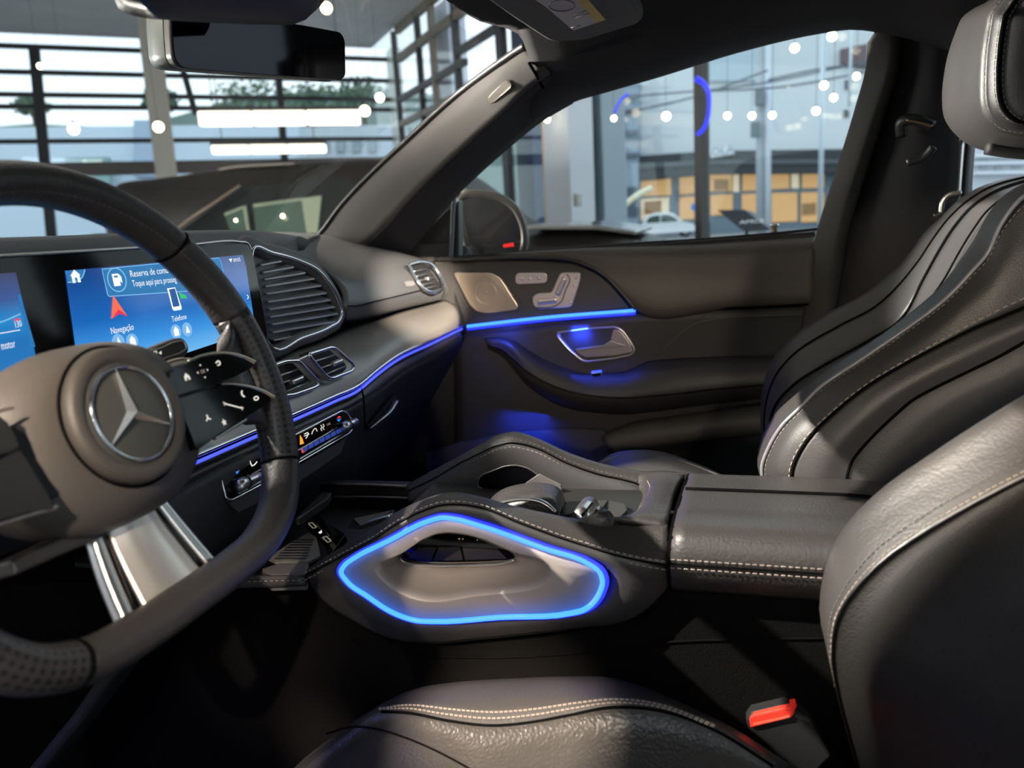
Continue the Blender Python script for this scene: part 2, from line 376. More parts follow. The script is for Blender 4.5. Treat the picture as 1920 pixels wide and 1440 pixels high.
patch('pillar_edge', [bl, [a.lerp(b, .5) + V((0, -.004, 0)) for a, b in zip(bl, b2)], b2, b3], mat('pillar_edge_dark', (.035, .033, .029), .8, grain=900, bump=.3), bp_, N=40, sub=4, thick=.015)
patch('pillar_face', [b3, [a.lerp(b, .5) + V((0, -.03, 0)) for a, b in zip(b3, b4)], b4], FAB, bp_, N=40, sub=4, thick=.015)
patch('pillar_rail_joint', [at3([(1600, 20, 1.38), (1700, 5, 1.38), (1810, -20, 1.38)]), at3([(1640, 62, 1.425), (1690, 55, 1.43), (1806, 40, 1.43)])], FAB, bp_, N=12, sub=2, thick=.01)
g = sweep('belt_guide', at3([(1690, 255, 1.44), (1692, 228, 1.43), (1705, 224, 1.425), (1750, 238, 1.42)]), .009, PLA, bp_)
sweep('guide_trim', at3([(1700, 225, 1.412), (1725, 230, 1.41), (1748, 237, 1.41)]), .002, mat('guide_bronze', (.25, .18, .10), .35, metal=.8), bp_)
sweep('belt_slot', at3([(1700, 305, 1.43), (1735, 292, 1.425), (1750, 275, 1.42)]), .007, PLA, bp_)
blt = thing('seat_belt', 'black seat belt loop hanging beside the passenger seat shoulder', 'seat belt', at(1765, 400, 1.4))
sweep('webbing', at3([(1765, 400, 1.40), (1768, 378, 1.40), (1778, 366, 1.40), (1803, 362, 1.40)]), .002, SAT, blt, rb=.004)
sweep('strap', at3([(1768, 395, 1.405), (1775, 430, 1.41), (1760, 500, 1.42)]), .003, PLA, blt, rb=.016, normal=(.8, 0, .6))
rd = thing('rear_door', 'dark rear passenger door with a pale window frame behind the headrest', 'door', at(1810, 400, 1.5))
patch('frame_bar', [at3([(1803, 260, 1.50), (1799, 320, 1.50), (1796, 375, 1.50)]), at3([(1815, 262, 1.51), (1810, 320, 1.51), (1806, 375, 1.51)])], SAT, rd, N=10, sub=2, thick=.01)
patch('frame_seal', [at3([(1815, 262, 1.505), (1810, 320, 1.505), (1806, 375, 1.505)]), at3([(1829, 268, 1.52), (1825, 320, 1.52), (1822, 375, 1.52)])], PLA, rd, N=10, sub=2, thick=.01)
plate('rear_glass', [V((.60, 1.53, 1.13)), V((1.70, 1.53, 1.13)), V((1.70, 1.46, 1.56)), V((.60, 1.46, 1.56))], V((0, .004, 0)), GLDARK, rd)
plate('door_panel', [V((.36, 1.52, 1.14)), V((1.0, 1.52, 1.16)), V((1.0, 1.52, .6)), V((.36, 1.52, .6))], V((0, .05, 0)), PLA, rd, bev=.01)
rb_ = box('rear_blocker', (1.72, .73, .80), (.05, 1.6, .85), FAB); tag(rb_, 'unseen dark panel added behind the seats to block sky light', 'cabin wall')  # unseen panel added to keep sky light out of the rear cabin
# floor, tunnel
fl = box('car_floor', (-.25, .83, .43), (1.7, 1.5, .04), CARP); tag(fl, 'dark carpeted car floor below the seats', 'carpet')
fw = thing('firewall', 'dark footwell wall beneath the dashboard', 'footwell', (-1.0, .8, .45))
box('bulkhead', (-1.12, .83, .8), (.04, 1.5, .75), PLS, fw)
box('kick_panel', (-.86, 1.57, .8), (.55, .03, .75), PLS, fw)
# glass
ws = patch('windscreen_glass', [[V((hx - .03, .1, hz + .015)), V((hx - .035, .7, hz + .02)), V((hx - .02, 1.29, hz - .005))],
    [V((-.76, .05, hz - .10)), V((-.79, .7, hz - .10)), V((-.70, 1.42, hz - .13))], [V((-1.17, .0, Z12 + .02)), V((-1.22, .7, Z12 + .02)), V((-1.06, 1.53, Z12 + .0))]], GLASS, None, N=16, sub=5, thick=0)
ws.name = 'window_1'; struct(ws)
wg = patch('window_2', [at3([(860, 350, 1.545), (960, 262, 1.52), (1070, 190, 1.485), (1230, 140, 1.455), (1400, 88, 1.445), (1530, 58, 1.44), (1640, 50, 1.44)]),
    at3([(840, 500, 1.60), (960, 495, 1.60), (1070, 488, 1.60), (1230, 478, 1.60), (1400, 462, 1.60), (1480, 455, 1.60), (1540, 450, 1.60)])], GLASS, None, N=16, sub=4, thick=0)
struct(wg)
# rear-view mirror and its mount
mr = thing('rear_view_mirror', 'black frameless rear view mirror hanging from the overhead console', 'mirror', at(480, 60, .76))
def mp(px, py): return atp(px, py, atx(480, 80, -.50), V((.93, -.35, -.12)))
mo = [mp(a, b) for a, b in [(324, 12), (565, 46), (640, 60), (648, 75), (649, 142), (640, 151), (600, 148), (480, 139), (345, 129), (331, 123), (322, 108), (318, 60), (317, 24)]]
mo = roundpoly(mo, .012, 5)
mn = V((.93, -.35, -.12)).normalized()
o = plate('mirror_rim', mo, -mn * .012, mat('mirror_rim', (.06, .055, .05), .3, metal=.4), mr, bev=.002)
ctr = sum(mo, V()) / len(mo)
plate('mirror_glass', [ctr + (p - ctr) * .975 + mn * .0015 for p in mo], -mn * .002, mat('mirror_glass', (.022, .022, .026), .05, metal=1), mr)
def mback(k, d): return [ctr + (p - ctr) * k - mn * d for p in mo]
ring = [mback(1.0, .012), mback(1.03, .025), mback(.98, .046), mback(.70, .062), mback(.1, .066)]
vs = [p for r in ring for p in r]; n_ = len(ring[0]); fs = [(i * n_ + j, i * n_ + (j + 1) % n_, (i + 1) * n_ + (j + 1) % n_, (i + 1) * n_ + j) for i in range(4) for j in range(n_)]
frompy('mirror_housing', vs, fs, mat('mirror_shell', (.05, .055, .05), .3), mr)
sweep('mirror_arm', [ctr - mn * .05, ctr - mn * .055 + V((0, 0, .05)), V((-.50, .76, hz + .01))], .016, PLA, mr)
oc = thing('overhead_console', 'black sensor cover at the top of the windscreen', 'console', V((-.42, .74, hz)))
ca = atx3([(250, -40, -.38), (440, -40, -.38), (640, -40, -.38)]); cb = atx3([(286, 36, -.43), (420, 44, -.43), (548, 47, -.43)])
patch('sensor_cover', [[p + V((.09, 0, .10)) for p in ca], [p + V((.05, 0, .05)) for p in ca], ca, cb, [p + V((-.03, 0, .012)) for p in cb], [p + V((-.03, 0, .05)) for p in cb]], PLA, oc, N=20, sub=4, thick=.01)
# sun visor
sv = thing('sun_visor', 'folded grey passenger sun visor with a paper warning label', 'sun visor', atz(1080, 30, 1.47))
zv = 1.475
vo = [atz(a, b, zv) for a, b in [(905, -4), (960, 34), (1024, 75), (1040, 79), (1098, 76), (1196, 46), (1207, 36), (1203, 24), (1186, -4), (1130, -70), (900, -60)]]
plate('visor_pad', roundpoly(vo, .012, 4), V((0, 0, .018)), VIS, sv, bev=.006, seg=3)
PAP = mat('paper_label', (.55, .50, .49), .7); YEL = mat('label_yellow', (.70, .50, .16), .7); INK = mat('ink', (.12, .10, .10), .8)
zl = V((0, 0, -.001))
lb = plate('warning_label', [atz(a, b, zv) + zl for a, b in [(1024, 12), (1075, 56), (1117, 42), (1060, -30), (985, -14)]], V((0, 0, .0015)), PAP, sv)
tag(lb, 'white and yellow paper label')
plate('label_band', [atz(a, b, zv) + zl for a, b in [(1117, 42), (1135, 36), (1100, -4), (1078, -36), (1060, -30)]], V((0, 0, .0015)), YEL, lb)
ci = [atz(1057 + 24 * math.cos(t) - 4, 8 + 11 * math.sin(t), zv) + zl * 1.5 for t in [i * math.pi / 10 for i in range(20)]]
sweep('label_pictogram', ci, .0006, INK, lb, n=5, closed=True, sub=2)
ld = (atz(1108, 14, zv) - atz(1062, 30, zv)).normalized()
for k, (a, b, c, d) in enumerate([(1075, 26, 1100, 17), (1079, 31, 1105, 22), (1070, 50, 1088, 45)]):
    sweep('label_line', [atz(a, b, zv) + zl * 1.5, atz(c, d, zv) + zl * 1.5], .0006, INK, lb, n=5, sub=2)
# ================================================================== steering wheel
wt = math.radians(16.4); WC = EYE + V((-.4305, .433, -.1205))
wn_ = V((math.cos(wt), 0, math.sin(wt))); wv_ = V((-math.sin(wt), 0, math.cos(wt))); wu_ = V((0, 1, 0))
def W(u, v, h=0): return WC + wu_ * u + wv_ * v + wn_ * h
sw = thing('steering_wheel', 'flat-bottomed black leather steering wheel with star badge and silver lower spoke', 'steering wheel', WC)
def rimpt(a):                                     # a: degrees from +u
    a = math.radians(a); return W(.178 * math.cos(a), .178 * math.sin(a))
lowR = [(.166, -.064), (.152, -.094), (.130, -.119), (.096, -.1355), (.048, -.141), (0, -.1415)]
path = [rimpt(a) for a in range(-12, 193, 9)]
left = [W(-u, v) for u, v in lowR]; right = [W(u, v) for u, v in lowR[:-1]]
loop = path + left + right[::-1]                  # counter-clockwise closed loop
rim = resample(cr(loop, 8, True), 240, True)
RA, RB = .0150, .0185
def seg(name, a, b, m, uv=None, ra=RA, rb=RB):
    idx = [i % 240 for i in range(a, b + 1)]
    return sweep(name, [rim[i] for i in idx], ra, m, sw, rb=rb, normal=wn_, n=28, smooth_curve=False, uv=uv)
def near(u, v):
    p = W(u, v); return min(range(240), key=lambda i: (rim[i] - p).length)
iA = near(.126, .126); iA2 = near(.168, .058); iB = near(-.126, .126); iC = near(-.105, -.135); iD = near(.158, -.085)
seg('rim_top', iA, iB, LEA); seg('rim_grip', iB, iC, PERF, .0062); seg('rim_bottom', iC, iD if iD > iC else iD + 240, LEA); seg('rim_grip', iD, iA2 + 240 if iA2 < iD else iA2, PERF, .0062); seg('rim_shoulder', iA2, iA, LEA)
for k in (iA, iB, iC, iD):
    p = rim[k]; t = (rim[(k + 1) % 240] - rim[k - 1]).normalized()
    a = wn_.cross(t).normalized()
    ringp = [p + a * (RA + .0002) * math.cos(q) + wn_ * (RB + .0002) * math.sin(q) for q in [i * math.pi / 14 for i in range(28)]]
    sweep('rim_seam', ringp, .0009, SEAM, sw, n=6, closed=True, sub=1)
ist = []
for k in range(iA - 10, iB + 10):
    p = rim[k % 240]; inn = (WC - p).normalized(); ist.append(p + inn * RA * .72 + wn_ * RB * .72)
stitches('rim_stitching', ist, STID, sw, gap=.005, ln=.0035, sub=1)
# spoke shoulders that join grips to the pods (leather)
for s in (1, -1):
    r1 = [W(s * .172, .062, .0), W(s * .164, .048, .004), W(s * .158, .030, .006), W(s * .158, -.010, .006), W(s * .160, -.036, .004), W(s * .166, -.056, 0)]
    r2 = [W(s * .150, .050, .008), W(s * .142, .036, .012), W(s * .136, .024, .010), W(s * .134, -.010, .010), W(s * .138, -.032, .012), W(s * .150, -.046, .006)]
    r3 = [W(s * .138, .040, .0), W(s * .122, .026, .006), W(s * .118, .020, .006), W(s * .112, -.012, .006), W(s * .112, -.030, .006), W(s * .134, -.040, -.002)]
    patch('spoke_shoulder', [r1, r2, r3], LEA, sw, N=20, sub=5, thick=.012)
# hub: shield-shaped airbag cover growing into a round badge disc
def ringuv(a, bt, bb, h, e=2.4, n=64, cu=0, cv=0):
    out = []
    for i in range(n):
        t = 2 * math.pi * i / n; c, s_ = math.cos(t), math.sin(t)
        out.append(W(cu + a * math.copysign(abs(c) ** (2 / e), c), cv + (bt if s_ > 0 else bb) * math.copysign(abs(s_) ** (2 / e), s_), h))
    return out
rings = [ringuv(.088, .056, .068, -.050, 2.6), ringuv(.092, .060, .072, -.030, 2.6), ringuv(.090, .0615, .073, -.014, 2.6), ringuv(.082, .058, .069, -.003, 2.5), ringuv(.064, .052, .060, .0055, 2.3), ringuv(.0535, .0505, .054, .009, 2.05)]
def loft(name, rings, m, parent, cap=True, smooth=True):
    n = len(rings[0]); vs = [p for r in rings for p in r]
    fs = [(i * n + j, i * n + (j + 1) % n, (i + 1) * n + (j + 1) % n, (i + 1) * n + j) for i in range(len(rings) - 1) for j in range(n)]
    if cap: fs += [tuple(range((len(rings) - 1) * n, len(rings) * n))]
    o = frompy(name, vs, fs, m, parent, smooth)
    bm = bmesh.new(); bm.from_mesh(o.data); bmesh.ops.recalc_face_normals(bm, faces=bm.faces); bm.to_mesh(o.data); bm.free()
    return o
HUB = mat('hub_soft_plastic', (.060, .052, .045), .5, grain=1100, bump=.2)
loft('airbag_cover', rings, HUB, sw)
circ = lambda r, h: [W(r * math.cos(2 * math.pi * i / 64), .0015 + r * math.sin(2 * math.pi * i / 64), h) for i in range(64)]
sweep('cover_seam', circ(.0520, .0098), .0011, SEAM, sw, n=6, closed=True, sub=1)
disc = loft('badge_disc', [circ(.0505, .004), circ(.0505, .012), circ(.0495, .0165), circ(.0465, .0185), circ(.0415, .0185), circ(.0385, .0165), circ(.0375, .0155)], HUB, sw)
emb = loft('badge_plate', [circ(.0375, .0156), circ(.036, .0162)], mat('badge_plate', (.055, .055, .050), .5), sw)
sweep('badge_ring', circ(.0345, .0180), .0013, CHR, sw, n=10, closed=True, sub=1)
sv_, sf_ = [W(0, .0015, .0222)], []
tipA = [90, 210, 330]
for k, a in enumerate(tipA):
    for r, da in ((.0345, 0), (.0046, 60)):
        t = math.radians(a + da); sv_.append(W(r * math.cos(t), .0015 + r * math.sin(t), .0182 if r > .01 else .0168))
for i in range(6): sf_.append((0, 1 + i, 1 + (i + 1) % 6))
st_ = frompy('star_badge', sv_, sf_, CHR, sw, False); tag(st_, 'chrome three-pointed star'); solidify(st_, .002)
# switch pods on both spokes
def pod(s):
    f = lambda u, v, h: W(s * u, v, h)
    U = [(.050, .020), (.060, .0245), (.095, .0275), (.125, .0245), (.146, .0165), (.157, .0100), (.152, .0065), (.125, .0035), (.09, .0025), (.05, .0035)]
    L = [(.050, .0015), (.090, .0010), (.118, -.0025), (.140, -.010), (.158, -.0205), (.163, -.0255), (.152, -.0290), (.120, -.0325), (.085, -.0365), (.050, -.0420)]
    if s < 0: U[0], U[1], U[-1], U[-2] = (.088, .020), (.092, .0245), (.088, .0035), (.094, .0028); L[0], L[1], L[-1], L[-2] = (.088, .0015), (.094, .0010), (.082, -.040), (.092, -.0365)
    for nm, P in (('upper', U), ('lower', L)):
        pl = plate('switch_pod', roundpoly([f(u, v, .0135) for u, v in P], .004, 3), -wn_ * .012, GLO if s > 0 else PLA, sw, bev=.0025, seg=3)
        if s < 0: continue
        ic = []
        if nm == 'upper':
            h = .0141
            plate('home_icon', [f(u, v, h) for u, v in [(.0655, .0125), (.0655, .0155), (.0685, .0185), (.0715, .0155), (.0715, .0125), (.0695, .0125), (.0695, .0145), (.0675, .0145), (.0675, .0125)]], wn_ * .0002, WHI, pl)
            text('ok_icon', 'OK', f(.0855, .0143, h), wu_, wv_, PNK, pl, width=.0055, height=.0045)
            for du, dv in ((-.0035, 0), (.0035, 0), (0, .0048), (0, -.0048)):
                u0, v0 = .0882 + du * 1.6, .0160 + dv
                k = 1 if (du + dv) > 0 else -1
                pts = [(u0 - .001, v0), (u0 + .001, v0), (u0, v0 + .0014 * k)] if dv else [(u0, v0 - .001), (u0, v0 + .001), (u0 + .0014 * k, v0)]
                plate('arrow_icon', [f(u, v, h) for u, v in pts], wn_ * .0002, WHI, pl)
            sweep('back_icon', [f(u, v, h) for u, v in [(.1075, .0195), (.1115, .0205), (.1125, .0185), (.1105, .0172), (.1085, .0172)]], .0006, WHI, pl, n=5)
        else:
            h = .0141
            a = [(.0895 + (.0032 if i % 2 == 0 else .0014) * math.cos(math.pi / 2 + i * math.pi / 5), -.0295 + (.0032 if i % 2 == 0 else .0014) * math.sin(math.pi / 2 + i * math.pi / 5)) for i in range(10)]
            plate('star_icon', [f(u, v, h) for u, v in a], wn_ * .0002, WHI, pl)
            for k in (90, 210, 330):
                t = math.radians(k); sweep('voice_icon', [f(.0735, -.0215, h), f(.0735 + .003 * math.cos(t), -.0215 + .003 * math.sin(t), h)], .0006, WHI, pl, n=5, sub=2)
            sweep('volume_icon', [f(.0985, -.0150, h), f(.1175, -.0240, h)], .0006, WHI, pl, n=5, sub=2)
            for q in ((.0985, -.0150), (.1175, -.0240)):
                plate('volume_end_icon', [f(q[0] + .0024 * math.cos(i * 2.094), q[1] + .0024 * math.sin(i * 2.094), h) for i in range(3)], wn_ * .0002, PNK, pl)
            sweep('call_icon', [f(u, v, h) for u, v in [(.1260, -.0100), (.1245, -.0115), (.1245, -.0140), (.1262, -.0155)]], .0007, WHI, pl, n=5)
            sweep('assist_icon', [f(.1405 + .0030 * math.cos(i * math.pi / 5), -.0205 + .0016 * math.sin(i * math.pi / 5), h) for i in range(10)], .0006, WHI, pl, n=5, closed=True, sub=2)
    CHA = mat('pod_trim_champagne', (.66, .57, .42), .28, metal=1)
    sweep('pod_trim', [f(u, v, .0115) for u, v in [(.080, .0275), (.100, .0285), (.126, .0255), (.147, .0175), (.1585, .0102)]], .0022, CHA, sw, rb=.0035, normal=wn_, n=8, taper=lambda t: .35 + t * .9)
    sweep('pod_trim', [f(u, v, .0115) for u, v in [(.108, .0010), (.122, -.0025), (.142, -.010), (.160, -.0205), (.1655, -.0257)]], .0022, CHA, sw, rb=.0035, normal=wn_, n=8, taper=lambda t: .35 + t * .9)
    sweep('pod_trim', [f(u, v, .009) for u, v in [(.078, -.0390), (.100, -.0365), (.122, -.0345)]], .0018, SAT, sw, rb=.003, normal=wn_, n=8)
    plate('pod_bracket', [f(u, v, .002) for u, v in [(.05, .018), (.13, .02), (.15, .005), (.15, -.025), (.11, -.030), (.05, -.038)]], -wn_ * .02, PLA, sw, bev=.004)
pod(1); pod(-1)
# lower twin spoke
SPS = mat('spoke_silver', (.74, .68, .62), .40, metal=.9)
patch('lower_spoke', [[W(u, v, h) for u, v, h in l] for l in (
    [(-.022, -.064, -.023), (-.008, -.064, -.0155), (.008, -.064, -.0155), (.022, -.064, -.023)],
    [(-.025, -.088, -.020), (-.009, -.089, -.0130), (.009, -.089, -.0130), (.025, -.088, -.020)],
    [(-.028, -.111, -.015), (-.010, -.112, -.0080), (.010, -.112, -.0080), (.028, -.111, -.015)],
    [(-.031, -.134, -.009), (-.011, -.134, -.0020), (.011, -.134, -.0020), (.031, -.134, -.009)])], SPS, sw, N=20, sub=6, thick=.004)
for s in (1, -1):
    e = [[W(s * a, v, h) for a, v, h in l] for l in ([(.0265, -.060, -.030), (.0265, -.060, -.0235), (.0335, -.060, -.0225), (.0345, -.060, -.030)], [(.0335, -.098, -.026), (.0335, -.098, -.0175), (.0425, -.098, -.0165), (.0435, -.098, -.026)], [(.0405, -.136, -.018), (.0405, -.136, -.009), (.0500, -.136, -.008), (.0510, -.136, -.018)])]
    patch('spoke_bar', e, SAT, sw, N=16, sub=5, thick=.002)
    sweep('spoke_gap', [W(s * .0245, -.060, -.027), W(s * .0365, -.136, -.014)], .0035, GLO, sw, rb=.002, normal=wn_, n=8)
h0 = -.013
plate('spoke_collar', [W(u, v, h0 - .004) for u, v in [(-.10, -.060), (.055, -.058), (.055, -.070), (-.03, -.0735), (-.10, -.0700)]], -wn_ * .02, mat('collar_satin', (.08, .075, .07), .35, metal=.8), sw, bev=.002)
lathe('column_shroud', W(0, 0, -.04), -wn_, [(.05, 0), (.062, .03), (.07, .10), (.07, .22)], PLA, sw, 24)
# column stalks
gs = thing('gear_stalk', 'black gear selector stalk marked P on the right of the steering column', 'stalk', atx(310, 670, -.5))
sn = V((.95, -.2, .2)).normalized(); sp0 = atx(310, 665, -.495)
def sp(px, py): return atp(px, py, sp0, sn)
plate('stalk_body', roundpoly([sp(a, b) for a, b in [(230, 678), (262, 660), (325, 634), (343, 632), (354, 644), (356, 658), (345, 672), (318, 684), (280, 700), (235, 706)]], .004, 3), -sn * .016, PLS, gs, bev=.004, seg=3)
sweep('stalk_inlay', [sp(a, b) + sn * .0006 for a, b in [(262, 664), (285, 656), (300, 653), (330, 641), (343, 641), (348, 652), (338, 661), (318, 668), (304, 675), (298, 690)]], .0008, SAT, gs, n=6)
pxd = (sp(298, 662) - sp(284, 668)).normalized()
text('park_letter', 'P', sp(291, 668) + sn * .0004, pxd, sn.cross(pxd), WHI, gs, width=.0036, height=.0066)
plate('park_arrow', [sp(a, b) + sn * .0004 for a, b in [(297, 662), (302, 658), (302, 665)]], sn * .0003, WHI, gs)
text('park_letter', 'N', sp(270, 667) + sn * .0004, pxd, sn.cross(pxd), PNK, gs, width=.0034, height=.005)
pd = sweep('shift_paddle', [W(.050, .0165, -.012), W(.075, .0275, -.012), W(.10, .0290, -.012), W(.113, .0260, -.012)], .0045, mat('paddle_satin', (.45, .41, .34), .35, metal=.9), None, rb=.002, normal=wn_, n=10)
tag(pd, 'silver shift paddle behind the right spoke of the steering wheel', 'paddle')
# ================================================================== dashboard
db = thing('dashboard', 'black leather dashboard with grey trim, chrome air vents and blue light strip', 'dashboard', V((-.62, .8, .9)))
cowlY = [-.1, .3, .7, 1.0, 1.3, 1.54]
cowl = [V((-1.24, y, Z12 - .02)) for y in cowlY]
# top pad, left part behind the display
ridgeL = atx3([(-220, 452, -.82), (-60, 450, -.82), (0, 449, -.82), (200, 446, -.82), (360, 439, -.81), (500, 437, -.80), (600, 440, -.79)])
lipL = atx3([(-220, 490, -.66), (-60, 481, -.665), (0, 479, -.67), (200, 470, -.67), (360, 462, -.67), (480, 462, -.66), (560, 474, -.665)])
behindL = [p + V((.0, 0, -.14)) for p in lipL]
patch('top_pad', [cowl, ridgeL, [a.lerp(b, .5) + V((0, 0, .006)) for a, b in zip(ridgeL, lipL)], lipL, [p + V((.004, 0, -.02)) for p in lipL], behindL], LEAD, db, N=40, sub=5, thick=.02)
# top pad and fascia, right part
r0 = [V((-1.22, 1.15, Z12 - .02)), V((-1.16, 1.3, Z12 - .02)), V((-1.06, 1.45, Z12 - .02)), V((-.90, 1.56, Z12 - .03)), V((-.80, 1.58, Z12 - .04))]
r1 = atx3([(505, 437, -.80), (600, 440, -.79), (680, 459, -.755), (740, 470, -.705), (796, 486, -.648)])
r2 = atx3([(540, 466, -.69), (612, 478, -.70), (672, 484, -.69), (745, 482, -.66), (806, 495, -.625)])
r3 = atx3([(602, 500, -.655), (640, 515, -.65), (688, 516, -.645), (745, 512, -.628), (820, 518, -.604)])
r4 = atx3([(648, 545, -.632), (664, 545, -.632), (698, 542, -.625), (745, 536, -.615), (829, 532, -.598)])
r5 = atx3([(650, 574, -.625), (666, 574, -.625), (702, 566, -.615), (744, 556, -.608), (834, 545, -.595)])
r6 = atx3([(648, 592, -.632), (668, 592, -.632), (706, 581, -.622), (752, 569, -.614), (831, 556, -.600)])
r7 = atx3([(640, 604, -.66), (668, 602, -.66), (708, 592, -.65), (756, 580, -.64), (826, 562, -.622)])
r8 = atx3([(640, 606, -.70), (668, 600, -.70), (708, 588, -.69), (756, 576, -.68), (822, 560, -.66)])
patch('fascia_pad', [r0, r1, r2, r3, r4, r5, r6, r7, r8], LEAD, db, N=40, sub=5, thick=.012)
end = [r[-1] for r in (r1, r2, r3, r4, r5, r6, r7)]
plate('fascia_end', cr(end, 4) + [V((-.75, 1.54, 1.0)), V((-.85, 1.58, 1.16))], V((0, .02, 0)), LEAD, db)
sweep('airbag_seam', [p + V((.0015, -.0008, .0008)) for p in atx3([(651, 574, -.624), (662, 575, -.624), (702, 566, -.6145), (744, 556, -.6075), (789, 545, -.600)])], .0011, SEAM, db, n=6)
eb = [p + V((.004, -.001, .002)) for p in atx3([(757, 532, -.611), (762, 529, -.611), (772, 529, -.609), (775, 534, -.609), (772, 538, -.609), (761, 539, -.611)])]
plate('fascia_badge', eb, V((-.004, 0, 0)), mat('badge_grey', (.16, .16, .17), .5), db)
# big corner vent beside the display
vo = [(474, 467), (510, 474), (565, 490), (598, 508), (617, 531), (634, 562), (641, 584), (637, 599), (620, 612), (565, 634), (512, 653), (500, 640), (488, 560), (472, 480)]
VX = -.648
vp = [atx(a, b, VX + .018 * (a - 474) / 170) for a, b in vo]
vc = sum(vp, V()) / len(vp)
bv = thing('corner_vent', 'large dark corner air vent with thin slats right of the display', 'air vent', vc)
lip = [vc + (p - vc) * 1.055 for p in cr(vp, 5, True)]
sweep('vent_surround', [p + V((-.012, 0, 0)) for p in lip], .0125, LEAD, bv, n=12, closed=True, sub=1)
plate('vent_backing', [p + V((-.03, 0, 0)) for p in cr(vp, 4, True)], V((-.01, 0, 0)), DARK, bv)
sweep('vent_frame', cr(vp, 5, True), .0026, CHR, bv, n=8, closed=True, sub=1)
sl = [((478, 493), (517, 486)), ((482, 507), (540, 497)), ((485, 520), (562, 508)), ((487, 533), (579, 519)), ((489, 547), (592, 532)), ((492, 562), (602, 546)), ((494, 576), (610, 559)), ((496, 590), (618, 572)), ((499, 604), (624, 585)), ((501, 619), (622, 599)), ((503, 634), (590, 618))]
for a, b in sl:
    p, q = atx(*a, VX - .012), atx(b[0], b[1], VX + .018 * (b[0] - 474) / 170 - .010)
    u = (q - p).normalized(); m_ = (p + q) / 2
    box('vent_slat', m_, ((q - p).length, .022, .0026), SLAT, bv, bev=.001, axes=(u, V((-.9, 0, .35)).normalized(), u.cross(V((-.9, 0, .35)).normalized()).normalized()))
# trim panel with the light strip along its lower edge
t1 = atx3([(250, 912, -.55), (340, 866, -.55), (400, 840, -.55), (480, 806, -.55), (556, 774, -.552), (622, 745, -.556), (667, 725, -.560), (700, 698, -.562), (742, 668, -.565), (800, 641, -.560), (863, 611, -.555)])
t0 = atx3([(250, 790, -.62), (340, 765, -.63), (400, 738, -.635), (480, 702, -.64), (540, 664, -.645), (600, 640, -.65), (654, 616, -.652), (695, 604, -.648), (752, 584, -.64), (800, 571, -.628), (836, 562, -.605)])
tm = [a.lerp(b, .52) + V((.010, 0, .010)) for a, b in zip(t0, t1)]
tq = [a.lerp(b, .85) + V((.006, 0, .006)) for a, b in zip(t0, t1)]
tp = patch('trim_panel', [t0, tm, tq, t1], TRIM, db, N=60, sub=5, thick=.004)
sweep('trim_line', [p + V((.0035, 0, .001)) for p in t1], .0028, CHR, db, n=8)
ls = sweep('light_strip', [p + V((.0035, 0, -.0062)) for p in t1], .0020, BLS, db, n=8); tag(ls, 'glowing blue light strip')
sweep('light_channel', [p + V((.001, 0, -.0100)) for p in t1], .0030, mat('channel_black', (.02, .02, .03), .4), db, n=8)
# leather band below the strip and the dark lower dash
b0 = [p + V((-.004, 0, -.013)) for p in t1]
b1 = atx3([(250, 970, -.55), (340, 914, -.55), (400, 882, -.55), (480, 846, -.55), (556, 812, -.552), (622, 782, -.556), (680, 752, -.560), (706, 738, -.562), (748, 706, -.565), (804, 674, -.565), (866, 636, -.562)])
b2 = atx3([(250, 1090, -.54), (340, 1010, -.54), (400, 975, -.545), (480, 930, -.555), (566, 882, -.565), (640, 838, -.575), (684, 800, -.585), (712, 770, -.59), (752, 735, -.595), (806, 705, -.60), (864, 670, -.60)])
b3 = atx3([(250, 1180, -.58), (340, 1100, -.60), (400, 1045, -.62), (480, 1000, -.63), (566, 950, -.65), (640, 905, -.66), (690, 865, -.68), (730, 830, -.70), (770, 800, -.70), (815, 770, -.70), (866, 740, -.70)])
b4 = [p + V((-.22, 0, -.25)) for p in b3]
patch('lower_band', [b0, [a.lerp(b, .6) + V((.004, 0, 0)) for a, b in zip(b0, b1)], b1], LEAF, db, N=60, sub=4, thick=.008)
patch('lower_dash', [b1, b2, b3, b4], PLS, db, N=60, sub=4, thick=.012)
stitches('band_stitching', [p + V((.003, 0, .003)) for p in b1[6:]], STID, db, gap=.006, ln=.004)
sweep('band_joint', [atx(677, 727, -.556), atx(681, 742, -.553), atx(683, 770, -.556), atx(684, 800, -.572)], .0014, SEAM, db, n=6)
gh = sweep('glovebox_handle', atx3([(694, 803, -.57), (712, 788, -.565), (730, 772, -.562), (742, 752, -.566)]), .004, SAT, db, rb=.002, n=8, taper=lambda t: .4 + t)
plate('glovebox_recess', atx3([(690, 800, -.575), (735, 745, -.575), (744, 738, -.575), (742, 762, -.575), (734, 778, -.575), (700, 806, -.575)]), V((-.004, 0, 0)), DARK, db)
